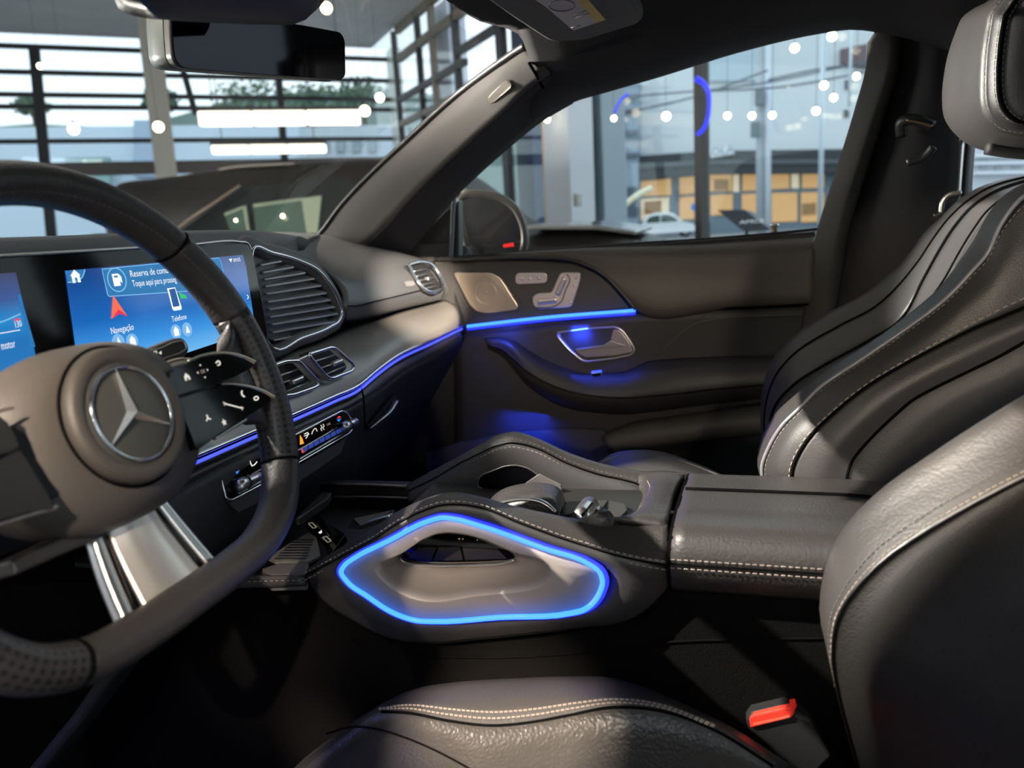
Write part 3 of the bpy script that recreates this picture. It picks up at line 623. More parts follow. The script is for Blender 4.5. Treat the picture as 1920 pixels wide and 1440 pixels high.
# twin centre vents
def trimpt(px, py):                                # X of the trim face near the vents
    return atx(px, py, -.566)
for nm, out_, wedge, sls, kn in (
    ('right', [(571, 669), (612, 656), (622, 657), (654, 685), (657, 692), (652, 700), (616, 714), (606, 711)], [(552, 677), (571, 668), (580, 676), (612, 713), (618, 717), (606, 717), (596, 708), (560, 681)],
     [((577, 681), (624, 666)), ((588, 694), (636, 677)), ((600, 705), (645, 686))], (624, 680)),
    ('left', [(505, 690), (528, 682), (552, 681), (560, 688), (589, 718), (590, 726), (582, 731), (545, 744), (520, 748)], None,
     [((520, 705), (555, 693)), ((528, 717), (566, 704)), ((536, 733), (576, 716))], (548, 713))):
    vpts = [trimpt(a, b) + V((.006, 0, .003)) for a, b in out_]; c_ = sum(vpts, V()) / len(vpts)
    v_ = thing('centre_vent', {'right': 'right one of the two chrome-framed centre air vents with a silver wedge', 'left': 'left one of the two chrome-framed centre air vents, partly behind the wheel rim'}[nm], 'air vent', c_, 'twin centre air vents')
    plate('vent_backing', roundpoly([p + V((-.012, 0, 0)) for p in vpts], .006), V((-.004, 0, 0)), DARK, v_)
    sweep('vent_frame', roundpoly(vpts, .007, 4), .0028, CHR, v_, n=8, closed=True, sub=1)
    if wedge: plate('vent_wedge', [trimpt(a, b) + V((.006, 0, .002)) for a, b in wedge], V((-.006, 0, 0)), mat('wedge_silver', (.70, .62, .53), .3, metal=1), v_, bev=.001)
    for a, b in sls:
        p, q = trimpt(*a) + V((.002, 0, 0)), trimpt(*b) + V((.002, 0, 0))
        sweep('vent_slat', [p, q], .0022, SAT, v_, rb=.0012, n=6, sub=2)
    k_ = trimpt(*kn) + V((.006, 0, 0)); ay = (trimpt(kn[0] + 12, kn[1] - 5) - trimpt(*kn)).normalized()
    box('vent_tab', k_, (.026, .010, .007), SAT, v_, bev=.002, axes=(ay, V((1, 0, 0)), ay.cross(V((1, 0, 0)))))
# passenger end vent
pv = [(762, 501), (767, 499), (794, 496), (801, 498), (827, 537), (827, 543), (822, 546), (801, 551), (795, 549), (764, 506)]
px_ = lambda a, b: atx(a, b, -.622 + .022 * (b - 497) / 54 + .0004 * (a - 780)) + V((.008, -.004, .004))
pvp = [px_(a, b) for a, b in pv]; pc = sum(pvp, V()) / len(pvp)
pvt = thing('end_vent', 'small chrome-framed air vent at the passenger end of the dashboard', 'air vent', pc)
plate('vent_backing', [p + V((-.008, .002, -.002)) for p in pvp], V((-.006, 0, 0)), DARK, pvt)
sweep('vent_frame', cr(pvp, 4, True), .0030, CHR, pvt, n=8, closed=True, sub=1)
for a, b in [((772, 513), (797, 508)), ((777, 522), (803, 516)), ((783, 530), (812, 524)), ((787, 538), (815, 532)), ((792, 545), (818, 539))]:
    sweep('vent_slat', [px_(*a) + V((-.003, 0, 0)), px_(*b) + V((-.003, 0, 0))], .0030, SAT, pvt, rb=.0014, n=6, sub=2)
box('vent_tab', px_(797, 526), (.010, .016, .007), SAT, pvt, bev=.002)
# climate control panel
hp0 = V((-.545, .8, .9)); hn = V((.97, 0, .24)).normalized()
hp0 = atx(540, 850, -.548)
def hp(px, py): return atp(px, py, hp0, hn)
cp = thing('climate_panel', 'gloss black climate control bar with chrome edge and roller switches', 'control panel', hp(540, 850))
ho = [hp(a, b) for a, b in [(416, 884), (480, 850), (560, 812), (640, 771), (649, 772), (661, 790), (660, 806), (654, 813), (566, 864), (484, 912), (434, 938), (424, 935), (414, 897)]]
ho = roundpoly(ho, .006, 3)
plate('panel_face', ho, -hn * .006, GLO, cp)
sweep('panel_frame', ho, .0016, CHR, cp, n=8, closed=True, sub=1)
sweep('panel_rail', [hp(a, b) + hn * .001 for a, b in [(446, 925), (484, 905), (566, 858), (655, 805)]], .0012, SAT, cp, n=6)
sweep('panel_rail', [hp(a, b) + hn * .001 for a, b in [(470, 890), (566, 840), (625, 806)]], .0010, SAT, cp, n=6)
yd_ = (hp(640, 790) - hp(450, 890)).normalized(); hv = hn.cross(yd_)
KEY = mat('key_blue', (.10, .16, .45), .3, metal=.5, emit=(.05, .1, .6), estr=.35)
for i in range(7):
    x = 566 + i * 10.5; y = 846 - i * 5.6
    plate('climate_key', [hp(a, b) + hn * .0006 for a, b in [(x, y - 5), (x + 8.6, y - 9.6), (x + 10.5, y - 2.6), (x + 2, y + 2)]], hn * .0012, KEY, cp, bev=.0003)
plate('lamp_or_reflection', [hp(a, b) + hn * .0004 for a, b in [(562, 816), (566, 822), (569, 832), (562, 834)]], hn * .0004, emis('amber', (1, .35, .02), 1.2), cp)
plate('rear_heat_lamp', [hp(a, b) + hn * .0004 for a, b in [(564, 842), (571, 838), (573, 846), (566, 850)]], hn * .0004, emis('red_lamp', (1, .08, .1), .9), cp)
RD = emis('temp_red', (1, .06, .03), .9); BL2 = emis('temp_blue', (.03, .25, 1), .9)
for x, y in ((444, 883), (635, 785)):
    plate('temperature_icon', [hp(x - 4, y) + hn * .0005, hp(x, y - 5) + hn * .0005, hp(x + 4, y - 2.5) + hn * .0005], hn * .0003, RD, cp)
    plate('temperature_icon', [hp(x - 4, y + 2) + hn * .0005, hp(x + 4, y - .5) + hn * .0005, hp(x, y + 6) + hn * .0005], hn * .0003, BL2, cp)
for x, y, s in ((469, 870, 'Y'), (575, 817, '\u00a5'), (589, 809, 'a'), (603, 802, 'W')):
    t_ = hp(x, y)
    if s == 'Y': sweep('seat_icon', [hp(467, 863) + hn * .0006, hp(472, 874) + hn * .0006, hp(481, 866) + hn * .0006], .0008, WHI, cp, n=5, sub=2)
    elif s == 'a': sweep('car_icon', [hp(a, b) + hn * .0006 for a, b in [(584, 814), (586, 808), (592, 804), (594, 809)]], .0006, WHI, cp, n=5)
    elif s == 'W':
        for k in (0, 4): sweep('heat_icon', [hp(a + k, b - k * .5) + hn * .0006 for a, b in [(601, 797), (603, 801), (601, 804), (603, 808)]], .0005, WHI, cp, n=5)
    else:
        sweep('fan_icon', [hp(a, b) + hn * .0006 for a, b in [(570, 814), (577, 812), (576, 817), (573, 822)]], .0007, WHI, cp, n=5); sweep('fan_icon', [hp(570, 818) + hn * .0006, hp(579, 814) + hn * .0006], .0006, WHI, cp, n=5, sub=2)
text('sync_icon', 'SYNC', hp(613, 799) + hn * .0005, yd_, hv, PNK, cp, width=.010, height=.0042)
for (x0, y0, x1, y1) in ((436, 914, 479, 895), (637, 804, 660, 792)):
    p, q = hp(x0, y0) + hn * .006, hp(x1, y1) + hn * .006
    rk = sweep('roller_switch', [p, p.lerp(q, .35), p.lerp(q, .42), q], .0078, SAT, cp, n=16, sub=2, taper=lambda t: 1 if t < .38 else .72)
    sweep('roller_ring', [p.lerp(q, .37), p.lerp(q, .41)], .0082, GLO, cp, n=16, sub=2)
plate('panel_foot', [hp(a, b) - hn * .002 for a, b in [(425, 938), (570, 868), (652, 820), (640, 850), (560, 905), (450, 960)]], -hn * .01, PLS, cp)
# ================================================================== display
sx = -.632; dn = V((math.cos(.07), 0, math.sin(.07))); dp0 = atx(470, 458, -.634)
def dsp(px, py, h=0): return atp(px, py, dp0, dn) + dn * h
dl = thing('display_screen', 'wide black glass display with blue lit screens behind the steering wheel', 'display', dsp(250, 650))
do = [dsp(a, b) for a, b in [(-330, 503), (-200, 494), (0, 482), (200, 470), (360, 460), (452, 455), (466, 458), (474, 472), (488, 545), (502, 625), (500, 640), (490, 648), (440, 668), (300, 725), (0, 850), (-330, 990)]]
plate('screen_glass', do, -dn * .011, GLO, dl, bev=.0012)
sweep('screen_edge', [p - dn * .001 + V((0, 0, .001)) for p in do[:8]], .0016, SAT, dl, n=8)
def grad(name, stops, rng, axis):
    m = bpy.data.materials.new(name); m.use_nodes = True; nt = m.node_tree; b = nt.nodes['Principled BSDF']
    g = nt.nodes.new('ShaderNodeTexCoord'); s = nt.nodes.new('ShaderNodeSeparateXYZ'); mr = nt.nodes.new('ShaderNodeMapRange'); r = nt.nodes.new('ShaderNodeValToRGB')
    mr.inputs[1].default_value, mr.inputs[2].default_value = rng
    nt.links.new(g.outputs['Object'], s.inputs[0]); nt.links.new(s.outputs[axis], mr.inputs[0]); nt.links.new(mr.outputs[0], r.inputs[0])
    e = r.color_ramp.elements
    e[0].position, e[0].color = stops[0][0], stops[0][1] + (1,); e[1].position, e[1].color = stops[-1][0], stops[-1][1] + (1,)
    for p, c in stops[1:-1]: k = e.new(p); k.color = c + (1,)
    nt.links.new(r.outputs[0], b.inputs['Emission Color']); b.inputs['Emission Strength'].default_value = .95
    b.inputs['Base Color'].default_value = (.004, .006, .01, 1); b.inputs['Roughness'].default_value = .12
    return m
zt, zb = dsp(300, 495).z, dsp(300, 668).z
SCR = grad('screen_picture', [(0, (.16, .50, .92)), (.22, (.05, .32, .80)), (.5, (.008, .14, .52)), (1, (.005, .055, .26))], (zb, zt), 'Z')
m_ = plate('map_screen', [dsp(a, b, .0008) for a, b in [(120, 508), (454, 478), (460, 500), (475, 600), (474, 620), (405, 643), (330, 668), (152, 735)]], dn * .0004, SCR, dl); tag(m_, 'lit blue centre screen')
PAN = emis('screen_panel', (.02, .22, .55), .8); TXT = emis('screen_text', (.95, .97, 1), 1.0); LBL = emis('screen_line', (.25, .60, .95), .9)
ud = (dsp(430, 480) - dsp(130, 507)).normalized(); vd = dn.cross(ud)
def stext(s, a, b, h, m=TXT, nm='screen_text', w=None):   # baseline start a, end b
    p, q = dsp(*a, .0016), dsp(*b, .0016)
    return text(nm, s, p, q - p, vd, m, m_, width=(q - p).length, height=h)
pn = [dsp(a, b, .0013) for a, b in [(189, 505), (290, 495), (409, 484), (412, 490), (424, 538), (420, 541), (320, 548), (203, 556), (200, 553)]]
plate('notice_panel', pn, dn * .0002, PAN, m_); sweep('notice_border', pn, .0005, LBL, m_, n=5, closed=True, sub=1)
stext('Reserva de comb', (243, 520), (314, 512), .0105); stext('Toque aqui para prosseg', (247, 538), (329, 529), .0100)
cc = dsp(217, 525, .0016)
sweep('fuel_ring', [cc + ud * .0125 * math.cos(i * .3142) + vd * .0125 * math.sin(i * .3142) for i in range(20)], .0006, LBL, m_, n=5, closed=True, sub=1)
def sq(c, pts, m, nm): return plate(nm, [c + ud * a + vd * b for a, b in pts], dn * .0003, m, m_)
sq(cc, [(-.0055, -.0065), (.0035, -.0065), (.0035, -.001), (.0065, -.004), (.0065, .003), (.003, .0065), (-.0055, .0065)], TXT, 'fuel_icon')
sq(cc + dn * .0004, [(-.0035, .0025), (.0015, .0025), (.0015, .0045), (-.0035, .0045)], PAN, 'fuel_icon')
plate('home_tab', [dsp(a, b, .0012) for a, b in [(120, 508), (157, 505), (153, 519), (146, 526), (125, 530)]], dn * .0002, PAN, m_)
sweep('home_tab_line', [dsp(a, b, .0016) for a, b in [(125, 530), (144, 527), (152, 520), (157, 506)]], .0005, LBL, m_, n=5)
hm = dsp(139, 519, .0018)
HOME = [(-.0048, -.006), (-.0048, .001), (-.0062, .001), (0, .0068), (.0062, .001), (.0048, .001), (.0048, -.006), (.0016, -.006), (.0016, -.001), (-.0016, -.001), (-.0016, -.006)]
sq(hm, HOME, TXT, 'home_icon')
NR1 = emis('arrow_orange', (1, .16, .07), .95); NR2 = emis('arrow_pink', (.85, .02, .10), .9)
plate('map_arrow', [dsp(a, b, .0018) for a, b in [(209, 555), (234, 592), (218, 584)]], dn * .001, NR1, m_)
plate('map_arrow', [dsp(a, b, .0018) for a, b in [(209, 555), (218, 584), (206, 598)]], dn * .001, NR1, m_)
plate('map_arrow', [dsp(a, b, .0016) for a, b in [(206, 598), (218, 581), (235, 593), (221, 588)]], dn * .0016, NR2, m_)
ph = [dsp(a, b, .0016) for a, b in [(311, 541), (326, 539), (338, 576), (338, 581), (324, 583), (321, 579)]]
plate('phone_icon', ph, dn * .0003, TXT, m_)
plate('phone_icon', [dsp(a, b, .0021) for a, b in [(314, 543), (325, 541), (334, 574), (322, 576)]], dn * .0002, emis('phone_blue', (.01, .10, .35), .9), m_)
for k in range(4):
    plate('signal_icon', [dsp(333 + k * 3.5, 549 + k * 1.6, .0016), dsp(335 + k * 3.5, 549 + k * 1.6, .0016), dsp(339 + k * 3, 560, .0016), dsp(337 + k * 3, 560, .0016)], dn * .0003, emis('signal_green', (.03, .75, .12), .9), m_)
stext('Navegação', (207, 627), (249, 618), .0100); stext('Telefone', (321, 604), (348, 598), .0092)
CIRC = emis('screen_button', (.22, .52, .92), .9)
for x, y, s in ((220, 641, 0), (246, 640, 1), (328, 622, 1), (349, 618, 0)):
    c_ = dsp(x, y, .0014)
    plate('screen_button', [c_ + (ud * math.cos(i * .3927) + vd * math.sin(i * .3927)) * .0085 for i in range(16)], dn * .0002, CIRC, m_)
    if s: sq(c_ + dn * .0005, [(-.004, -.005), (.004, -.005), (.004, .002), (0, .006), (-.004, .002)], TXT, 'button_icon')
    else: sq(c_ + dn * .0005, [(-.0035, -.004), (.0035, -.004), (0, .005)], TXT, 'button_icon')
stext('09:05', (436, 492), (449, 490), .0070)
plate('wifi_icon', [dsp(a, b, .0016) for a, b in [(427, 486), (433, 485), (431, 492)]], dn * .0003, TXT, m_)
sweep('next_icon', [dsp(a, b, .0016) for a, b in [(461, 553), (464, 557), (462, 561)]], .0005, TXT, m_, n=5, sub=2)
zt2, zb2 = dsp(20, 500).z, dsp(20, 720).z
SCR2 = grad('cluster_picture', [(0, (.02, .20, .55)), (.35, (.01, .17, .50)), (.55, (.012, .25, .62)), (.72, (.01, .06, .28)), (1, (.015, .01, .06))], (zb2, zt2), 'Z')
m2 = plate('cluster_screen', [dsp(a, b, .0008) for a, b in [(-300, 540), (0, 513), (28, 511), (45, 585), (62, 650), (70, 700), (0, 790), (-300, 880)]], dn * .0004, SCR2, dl); tag(m2, 'lit blue instrument screen')
m_ = m2
plate('cluster_band', [dsp(a, b, .0013) for a, b in [(30, 553), (36, 553), (64, 650), (56, 652)]], dn * .0002, emis('cluster_blue', (.02, .22, .60), .8), m2)
stext('130', (27, 615), (39, 612), .0085); stext('o motor', (-8, 658), (27, 651), .0105)
sweep('cluster_line', [dsp(a, b, .0015) for a, b in [(-60, 613), (0, 604), (36, 589)]], .0006, LBL, m2, n=5)
sweep('cluster_line', [dsp(a, b, .0015) for a, b in [(-60, 634), (0, 625), (35, 619)]], .0004, TXT, m2, n=5)
plate('redline_mark', [dsp(a, b, .0016) for a, b in [(23, 599), (34, 597), (35, 601), (24, 602)]], dn * .0003, emis('redline', (1, .06, .12), .9), m2)
# ================================================================== centre console
cs = thing('centre_console', 'black leather centre console with twin grab rails and a glowing blue handle surround', 'centre console', V((-.25, .81, .5)))
nt_ = [(575, 1068), (640, 1026), (701, 990), (738, 963), (790, 938), (826, 926), (856, 923), (897, 930), (959, 947), (1020, 961), (1084, 973), (1130, 979), (1190, 986), (1252, 984)]
n_top = ats(nt_, .705)
n_in = [p + V((0, .022, -.03)) for p in n_top]
n_mid = ats([(574, 1074), (642, 1036), (704, 1002), (742, 976), (793, 951), (827, 939), (856, 936), (897, 943), (962, 963), (1024, 983), (1090, 998), (1135, 1010), (1192, 1022), (1252, 1026)], .682)
n_sm = ats([(573, 1079), (647, 1040), (706, 1008), (745, 982), (795, 957), (826, 947), (855, 945), (897, 950), (980, 982), (1063, 1012), (1105, 1025), (1147, 1038), (1200, 1050), (1252, 1059)], .670)
n_bot = ats([(571, 1084), (580, 1096), (605, 1130), (640, 1152), (667, 1168), (730, 1198), (792, 1206), (897, 1198), (1022, 1185), (1100, 1176), (1167, 1168), (1209, 1148), (1235, 1125), (1258, 1104)], .684)
n_und = [p + V((0, .03, -.004)) for p in n_bot]
n_f = [a.lerp(b, .12) + V((0, -.003, 0)) for a, b in zip(n_sm, n_bot)]
patch('near_rail', [n_in, n_top, n_mid, n_sm], LEA, cs, N=70, sub=5, thick=.012)
sweep('side_seam', n_bot, .0014, SEAM, cs, n=6)
sweep('rail_seam', [p + V((0, -.001, 0)) for p in n_sm], .0009, SEAM, cs, n=6)
stitches('rail_stitching', [p + V((0, -.0015, .0036)) for p in n_sm], STI, cs); stitches('rail_stitching', [p + V((0, -.0025, -.0042)) for p in n_sm], STI, cs)
# far rail
f_top = ats([(755, 914), (800, 888), (855, 859), (900, 833), (925, 818), (947, 811), (962, 809), (985, 813), (1012, 823), (1063, 847), (1125, 868), (1188, 881), (1232, 885), (1288, 887)], .93)
f_out = [p + V((0, .02, -.05)) for p in f_top]
f_sm = ats([(766, 921), (812, 899), (867, 867), (906, 848), (925, 839), (942, 834), (958, 831), (976, 833), (1003, 840), (1063, 869), (1126, 891), (1175, 902), (1195, 908), (1207, 915)], .905)
f_mid = [a.lerp(b, .45) + V((0, -.002, .004)) for a, b in zip(f_top, f_sm)]
f_bot = ats([(765, 942), (812, 944), (860, 946), (900, 948), (925, 948), (945, 948), (960, 948), (985, 948), (1010, 948), (1063, 948), (1126, 950), (1175, 952), (1190, 958), (1200, 962)], .895)
patch('far_rail', [f_out, f_top, f_mid, f_sm], LEA, cs, N=70, sub=5, thick=.012)
patch('rail_lining', [f_sm, [a.lerp(b, .1) + V((0, -.002, 0)) for a, b in zip(f_sm, f_bot)], f_bot], LEAF, cs, N=70, sub=3, thick=.01)
sweep('rail_seam', [p + V((0, -.001, .001)) for p in f_sm], .0009, SEAM, cs, n=6)
stitches('rail_stitching', [p + V((0, -.0020, -.0044)) for p in f_sm], STI, cs); stitches('rail_stitching', [p + V((0, -.0012, .0052)) for p in f_sm[5:]], STID, cs)
# oval hand opening in the far rail: flat plate with the recess shade painted black, pale edge
fo = [(900, 895), (897, 903), (898, 911), (906, 916), (935, 921), (985, 925), (1030, 925), (1025, 908), (1010, 890), (990, 877), (970, 872), (950, 873), (925, 882)]
fop = [at(a, b, .886) for a, b in fo]
plate('hand_opening', cr(fop, 4, True), V((0, -.0015, 0)), mat('opening_shade', (.003, .003, .004), 1, spec=0), cs)
sweep('opening_edge', [p + V((0, -.002, 0)) for p in cr(fop, 4, True)], .0012, mat('edge_satin', (.12, .11, .11), .4, metal=.6), cs, n=6, closed=True, sub=1)
plate('opening_flap', [at(a, b, .880) for a, b in [(985, 905), (1012, 887), (1053, 908), (1055, 924), (1015, 926)]], V((0, -.002, 0)), mat('flap_grey', (.09, .08, .08), .6), cs, bev=.001)
# rear deck between the rails
dk1 = at3([(1084, 975, .708), (1130, 980, .706), (1182, 968, .73), (1203, 940, .79), (1212, 915, .86), (1207, 903, .90), (1190, 890, .918)])
dk0 = [p + V((-.006, 0, -.03)) for p in dk1]
dk3 = at3([(1252, 985, .705), (1254, 972, .715), (1258, 955, .75), (1262, 938, .80), (1269, 918, .86), (1278, 899, .91), (1288, 887, .935)])
dk2 = [a.lerp(b, .4) + V((0, 0, .0045)) for a, b in zip(dk1, dk3)]
patch('rear_deck', [dk0, dk1, dk2, dk3], LEA, cs, N=40, sub=5, thick=.01)
stitches('deck_stitching', [p + V((.004, 0, .002)) for p in dk1[2:6]], STI, cs)
# centre floor of the console with touchpad
zc = at(1100, 960, .80).z
def cz_(px, py, dz=0): return atz(px, py, zc + dz)
plate('console_floor', [V((-.385, .715, zc - .012)), V((-.075, .715, zc - .012)), V((-.075, .90, zc - .012)), V((-.385, .90, zc - .012))], V((0, 0, .004)), PLA, cs)
SLT = mat('slat_dark', (.045, .042, .038), .4, metal=.3)
for q in ([(1062, 940), (1090, 938), (1076, 962), (1048, 966)], [(1094, 938), (1140, 937), (1120, 966), (1084, 966)], [(1144, 938), (1172, 944), (1176, 956), (1164, 968), (1134, 968)], [(940, 936), (975, 936), (960, 952), (925, 948)]):
    plate('console_cover', [cz_(a, b) for a, b in q], V((0, 0, -.006)), SLT, cs, bev=.001)
pc_ = at(1005, 928, .79)
pr = thing('touchpad_rest', 'raised leather palm rest with a silver rim between the console rails', 'palm rest', at(1000, 950, .79))
hsil = [(915, 944), (930, 928), (950, 917), (975, 911), (1000, 908), (1025, 909), (1043, 914), (1055, 924), (1059, 938)]
pa = at3([(x, y, .83) for x, y in hsil])
pb = at3([(925, 954, .78), (940, 940, .78), (960, 928, .78), (985, 920, .78), (1008, 917, .78), (1030, 919, .78), (1046, 926, .78), (1056, 938, .78), (1058, 950, .78)])
pcx = at3([(935, 962, .745), (950, 950, .745), (970, 942, .745), (992, 938, .745), (1012, 938, .745), (1030, 942, .745), (1042, 950, .745), (1048, 958, .745), (1050, 966, .745)])
pd_ = [p + V((0, -.004, -.02)) for p in pcx]
patch('palm_pad', [[p + V((0, .02, -.03)) for p in pa], pa, pb, pcx, pd_], LEA, pr, N=30, sub=5, thick=.008)
sweep('pad_rim', at3([(930, 946, .735), (955, 939, .735), (985, 936, .735), (1008, 938, .735), (1026, 946, .735), (1042, 960, .735)]), .004, SAT, pr, rb=.002, n=8)
rl_ = thing('roller_switch', 'small silver roller switch on the console behind the palm rest', 'switch', cz_(1100, 965))
sweep('roller', [cz_(1086, 976, .004), cz_(1107, 948, .004)], .011, SAT, rl_, n=18, sub=3)
sweep('roller_groove', [cz_(1092, 966, .0125), cz_(1110, 944, .0125)], .0016, GLO, rl_, n=8, sub=2)
plate('roller_mark', [cz_(1118, 955, .003), cz_(1124, 953, .003), cz_(1126, 958, .003), cz_(1121, 961, .003)], V((0, 0, .003)), SAT, rl_)
# tray in front: walls, mat, sockets
zt_ = at(578, 1053, .705).z
def tz(px, py, dz=0): return atz(px, py, zt_ + dz)
zl_ = at(545, 1077, .675).z
ty = thing('storage_tray', 'open storage tray with ribbed rubber mat and two USB sockets ahead of the console', 'tray', tz(590, 1010))
MATM = mat('rubber_mat', (.16, .15, .13), .7, grain=700, bump=.3)
plate('tray_floor', [V((-.78, .685, zt_ - .02)), V((-.36, .685, zt_ - .02)), V((-.36, .905, zt_ - .02)), V((-.78, .905, zt_ - .02))], V((0, 0, .006)), PLA, ty)
mp_ = [(579, 998), (594, 1007), (601, 1041), (578, 1053), (516, 1053), (500, 1045), (547, 1016)]
rm = plate('tray_mat', [tz(a, b) for a, b in mp_], V((0, 0, -.004)), MATM, ty, bev=.001)
ps = [tz(a, b, .0005) for a, b in [(512, 1050), (576, 1050), (590, 1010), (552, 1010)]]
vs, fs = [], []
for i in range(13):
    for j in range(8):
        u = (i + .5 * (j % 2) + .1) / 13.6; v = (j + .3) / 8
        a = ps[0].lerp(ps[1], u).lerp(ps[3].lerp(ps[2], u), v); b = ps[0].lerp(ps[1], u + .035).lerp(ps[3].lerp(ps[2], u + .035), v + .07)
        s = (b - a).cross(V((0, 0, 1))).normalized() * .0011; k = len(vs)
        vs += [a - s, b - s, b + s, a + s]; fs.append((k, k + 1, k + 2, k + 3))
sl_ = frompy('mat_slots', vs, fs, DARK, ty, False); sl_['kind'] = 'stuff'
plate('tray_lip', [atz(a, b, zl_) for a, b in [(524, 1055), (580, 1054), (574, 1076), (505, 1078), (490, 1066)]], V((0, 0, -.02)), mat('lip_grey', (.10, .09, .09), .5, grain=900, bump=.2), ty, bev=.002)
patch('tray_front', [[atz(a, b, zl_) + V((0, -.004, 0)) for a, b in [(400, 1081), (505, 1078), (575, 1076)]], [atz(a, b, zl_) + V((0, -.006, -.012)) for a, b in [(400, 1081), (505, 1078), (575, 1076)]]], LEAF, ty, N=10, sub=3, thick=.006)
stitches('lip_stitching', [atz(a, b, zl_) + V((0, -.007, -.004)) for a, b in [(440, 1080), (505, 1078), (573, 1076)]], STI, ty)
up_ = [tz(572, 983, .002), tz(600, 1008, .002), tz(618, 1042, .002), tz(648, 1002, .016), tz(598, 964, .02)]
usb = plate('socket_panel', [up_[0], up_[1], up_[2], up_[3], up_[4]], V((.002, .0, -.008)), GLO, ty, bev=.001)
for (a, b, c, d) in ((582, 981, 590, 989), (609, 1007, 617, 1015)):
    sweep('usb_socket', [tz(a, b, .011) + V((0, 0, 0)), tz(c, d, .011)], .0032, mat('socket_rim', (.75, .68, .58), .35, metal=.6, emit=(.6, .5, .4), estr=.25), ty, rb=.0012, n=10, sub=2)
    sweep('usb_slot', [tz(a + 1, b + 1, .0125), tz(c - 1, d - 1, .0125)], .0016, DARK, ty, rb=.0008, n=8, sub=2)
plate('usb_icon', [tz(597, 999, .011), tz(603, 994, .011), tz(604, 999, .011), tz(600, 1001, .011)], V((0, 0, .0004)), WHI, ty)
plate('tray_cover', [tz(552, 972, .03), tz(604, 921, .03), tz(622, 923, .03), tz(616, 934, .03), tz(560, 972, .03)], V((0, 0, -.01)), mat('cover_gloss', (.03, .028, .027), .2), ty, bev=.002)
sweep('tray_edge', [at(619, 907, .915), at(690, 909, .915), at(762, 912, .915)], .0022, mat('tray_edge', (.20, .17, .15), .35, metal=.7), ty, n=6)
sweep('tray_edge', [at(625, 932, .90), at(700, 932, .90), at(768, 934, .90)], .0016, mat('tray_edge_dim', (.14, .12, .11), .35, metal=.7), ty, n=6)
plate('tray_wall', [at(600, 908, .918), at(765, 912, .918), at(770, 990, .918), at(600, 1000, .918)], V((0, .02, 0)), PLA, ty)
plate('tray_divider', [at(625, 934, .902), at(768, 935, .902), at(768, 980, .902), at(630, 980, .902)], V((0, .01, 0)), GLO, ty)
sweep('cup_holder_trim', at3([(674, 984, .74), (700, 975, .74), (735, 966, .74)]), .0035, mat('cup_trim', (.62, .55, .42), .25, metal=1), ty, rb=.002, n=8, taper=lambda t: .5 + .5 * t)
plate('cup_holder_lid', at3([(652, 986, .75), (664, 973, .75), (700, 965, .76), (740, 955, .77), (735, 968, .74), (676, 987, .74)]), V((0, 0, -.004)), PLA, ty, bev=.001)
# glowing handle surround
RY = .6655
ro = [(640, 1072), (647, 1059), (663, 1047), (730, 1013), (805, 976), (830, 970), (851, 972), (897, 984), (1022, 1028), (1105, 1057), (1124, 1071), (1130, 1088), (1126, 1107), (1107, 1135), (1092, 1144), (1072, 1149), (938, 1157), (813, 1165), (780, 1163), (738, 1149), (688, 1117), (651, 1090)]
rp = cr([at(a, b, RY) for a, b in ro], 5, True); rc_ = sum(rp, V()) / len(rp)
rg = sweep('light_ring', [p + V((0, -.0004, 0)) for p in rp], .0026, BLU, cs, n=10, closed=True, sub=1); tag(rg, 'glowing blue light ring')
sweep('ring_halo', [rc_ + (p - rc_) * 1.022 + V((0, .0015, 0)) for p in rp], .0030, BLD, cs, n=8, closed=True, sub=1)  # deep blue glowing tube added as the halo of the light ring
NL = 100
def loopat(l, Y): return resample(cr(ats(l, Y), 6, True), NL, True)
Lout = resample([rc_ + (p - rc_) * .985 + V((0, .0012, 0)) for p in rp], NL, True)
rec = [(705, 1070), (757, 1036), (796, 1010), (822, 1000), (861, 1000), (887, 1005), (971, 1038), (1022, 1053), (1033, 1065), (1012, 1099), (992, 1104), (900, 1115), (783, 1124), (757, 1115), (718, 1087)]
opn = [(753, 1041), (775, 1024), (800, 1010), (822, 1002), (861, 1002), (887, 1007), (935, 1027), (962, 1038), (966, 1045), (940, 1050), (890, 1053), (848, 1054), (800, 1053), (770, 1051), (757, 1047)]
Lrec = loopat(rec, RY + .001); Lop = loopat(opn, RY + .046)
# walk every loop by angle about the common centre so the loft does not twist
cxy = at(860, 1060, RY)
def byang(loop):
    f = [(math.atan2((p - cxy).z, (p - cxy).x), p) for p in loop]; f.sort(key=lambda t: t[0])
    out = []; A = [a for a, _ in f]
    for k in range(NL):
        t = -math.pi + 2 * math.pi * k / NL
        j = next((i for i, a in enumerate(A) if a > t), 0); p, q = f[j - 1], f[j]
        da = (q[0] - p[0]) % (2 * math.pi); dt = (t - p[0]) % (2 * math.pi)
        out.append(p[1].lerp(q[1], min(1, dt / da if da > 1e-6 else 0)))
    return out
cxy = at(900, 1085, RY)
Bo = byang(resample(cr(n_sm, 8) + cr(n_bot[::-1], 8), 300)); Bi = byang(resample([rc_ + (p - rc_) * 1.03 for p in rp], NL, True))
bs_ = [a.lerp(b, .5) + V((0, -.002, 0)) for a, b in zip(Bo, Bi)]; bn_ = [a.lerp(b, .05) + V((0, -.0018, 0)) for a, b in zip(Bo, Bi)]
bu_ = [p + V((0, .02, 0)) for p in Bo]; bq_ = [p + V((0, .03, 0)) for p in Bi]
vs = [p for r in (bu_, Bo, bn_, bs_, Bi, bq_) for p in r]
fs = [(i * NL + j, (i + 1) * NL + j, (i + 1) * NL + (j + 1) % NL, i * NL + (j + 1) % NL) for i in range(5) for j in range(NL)]
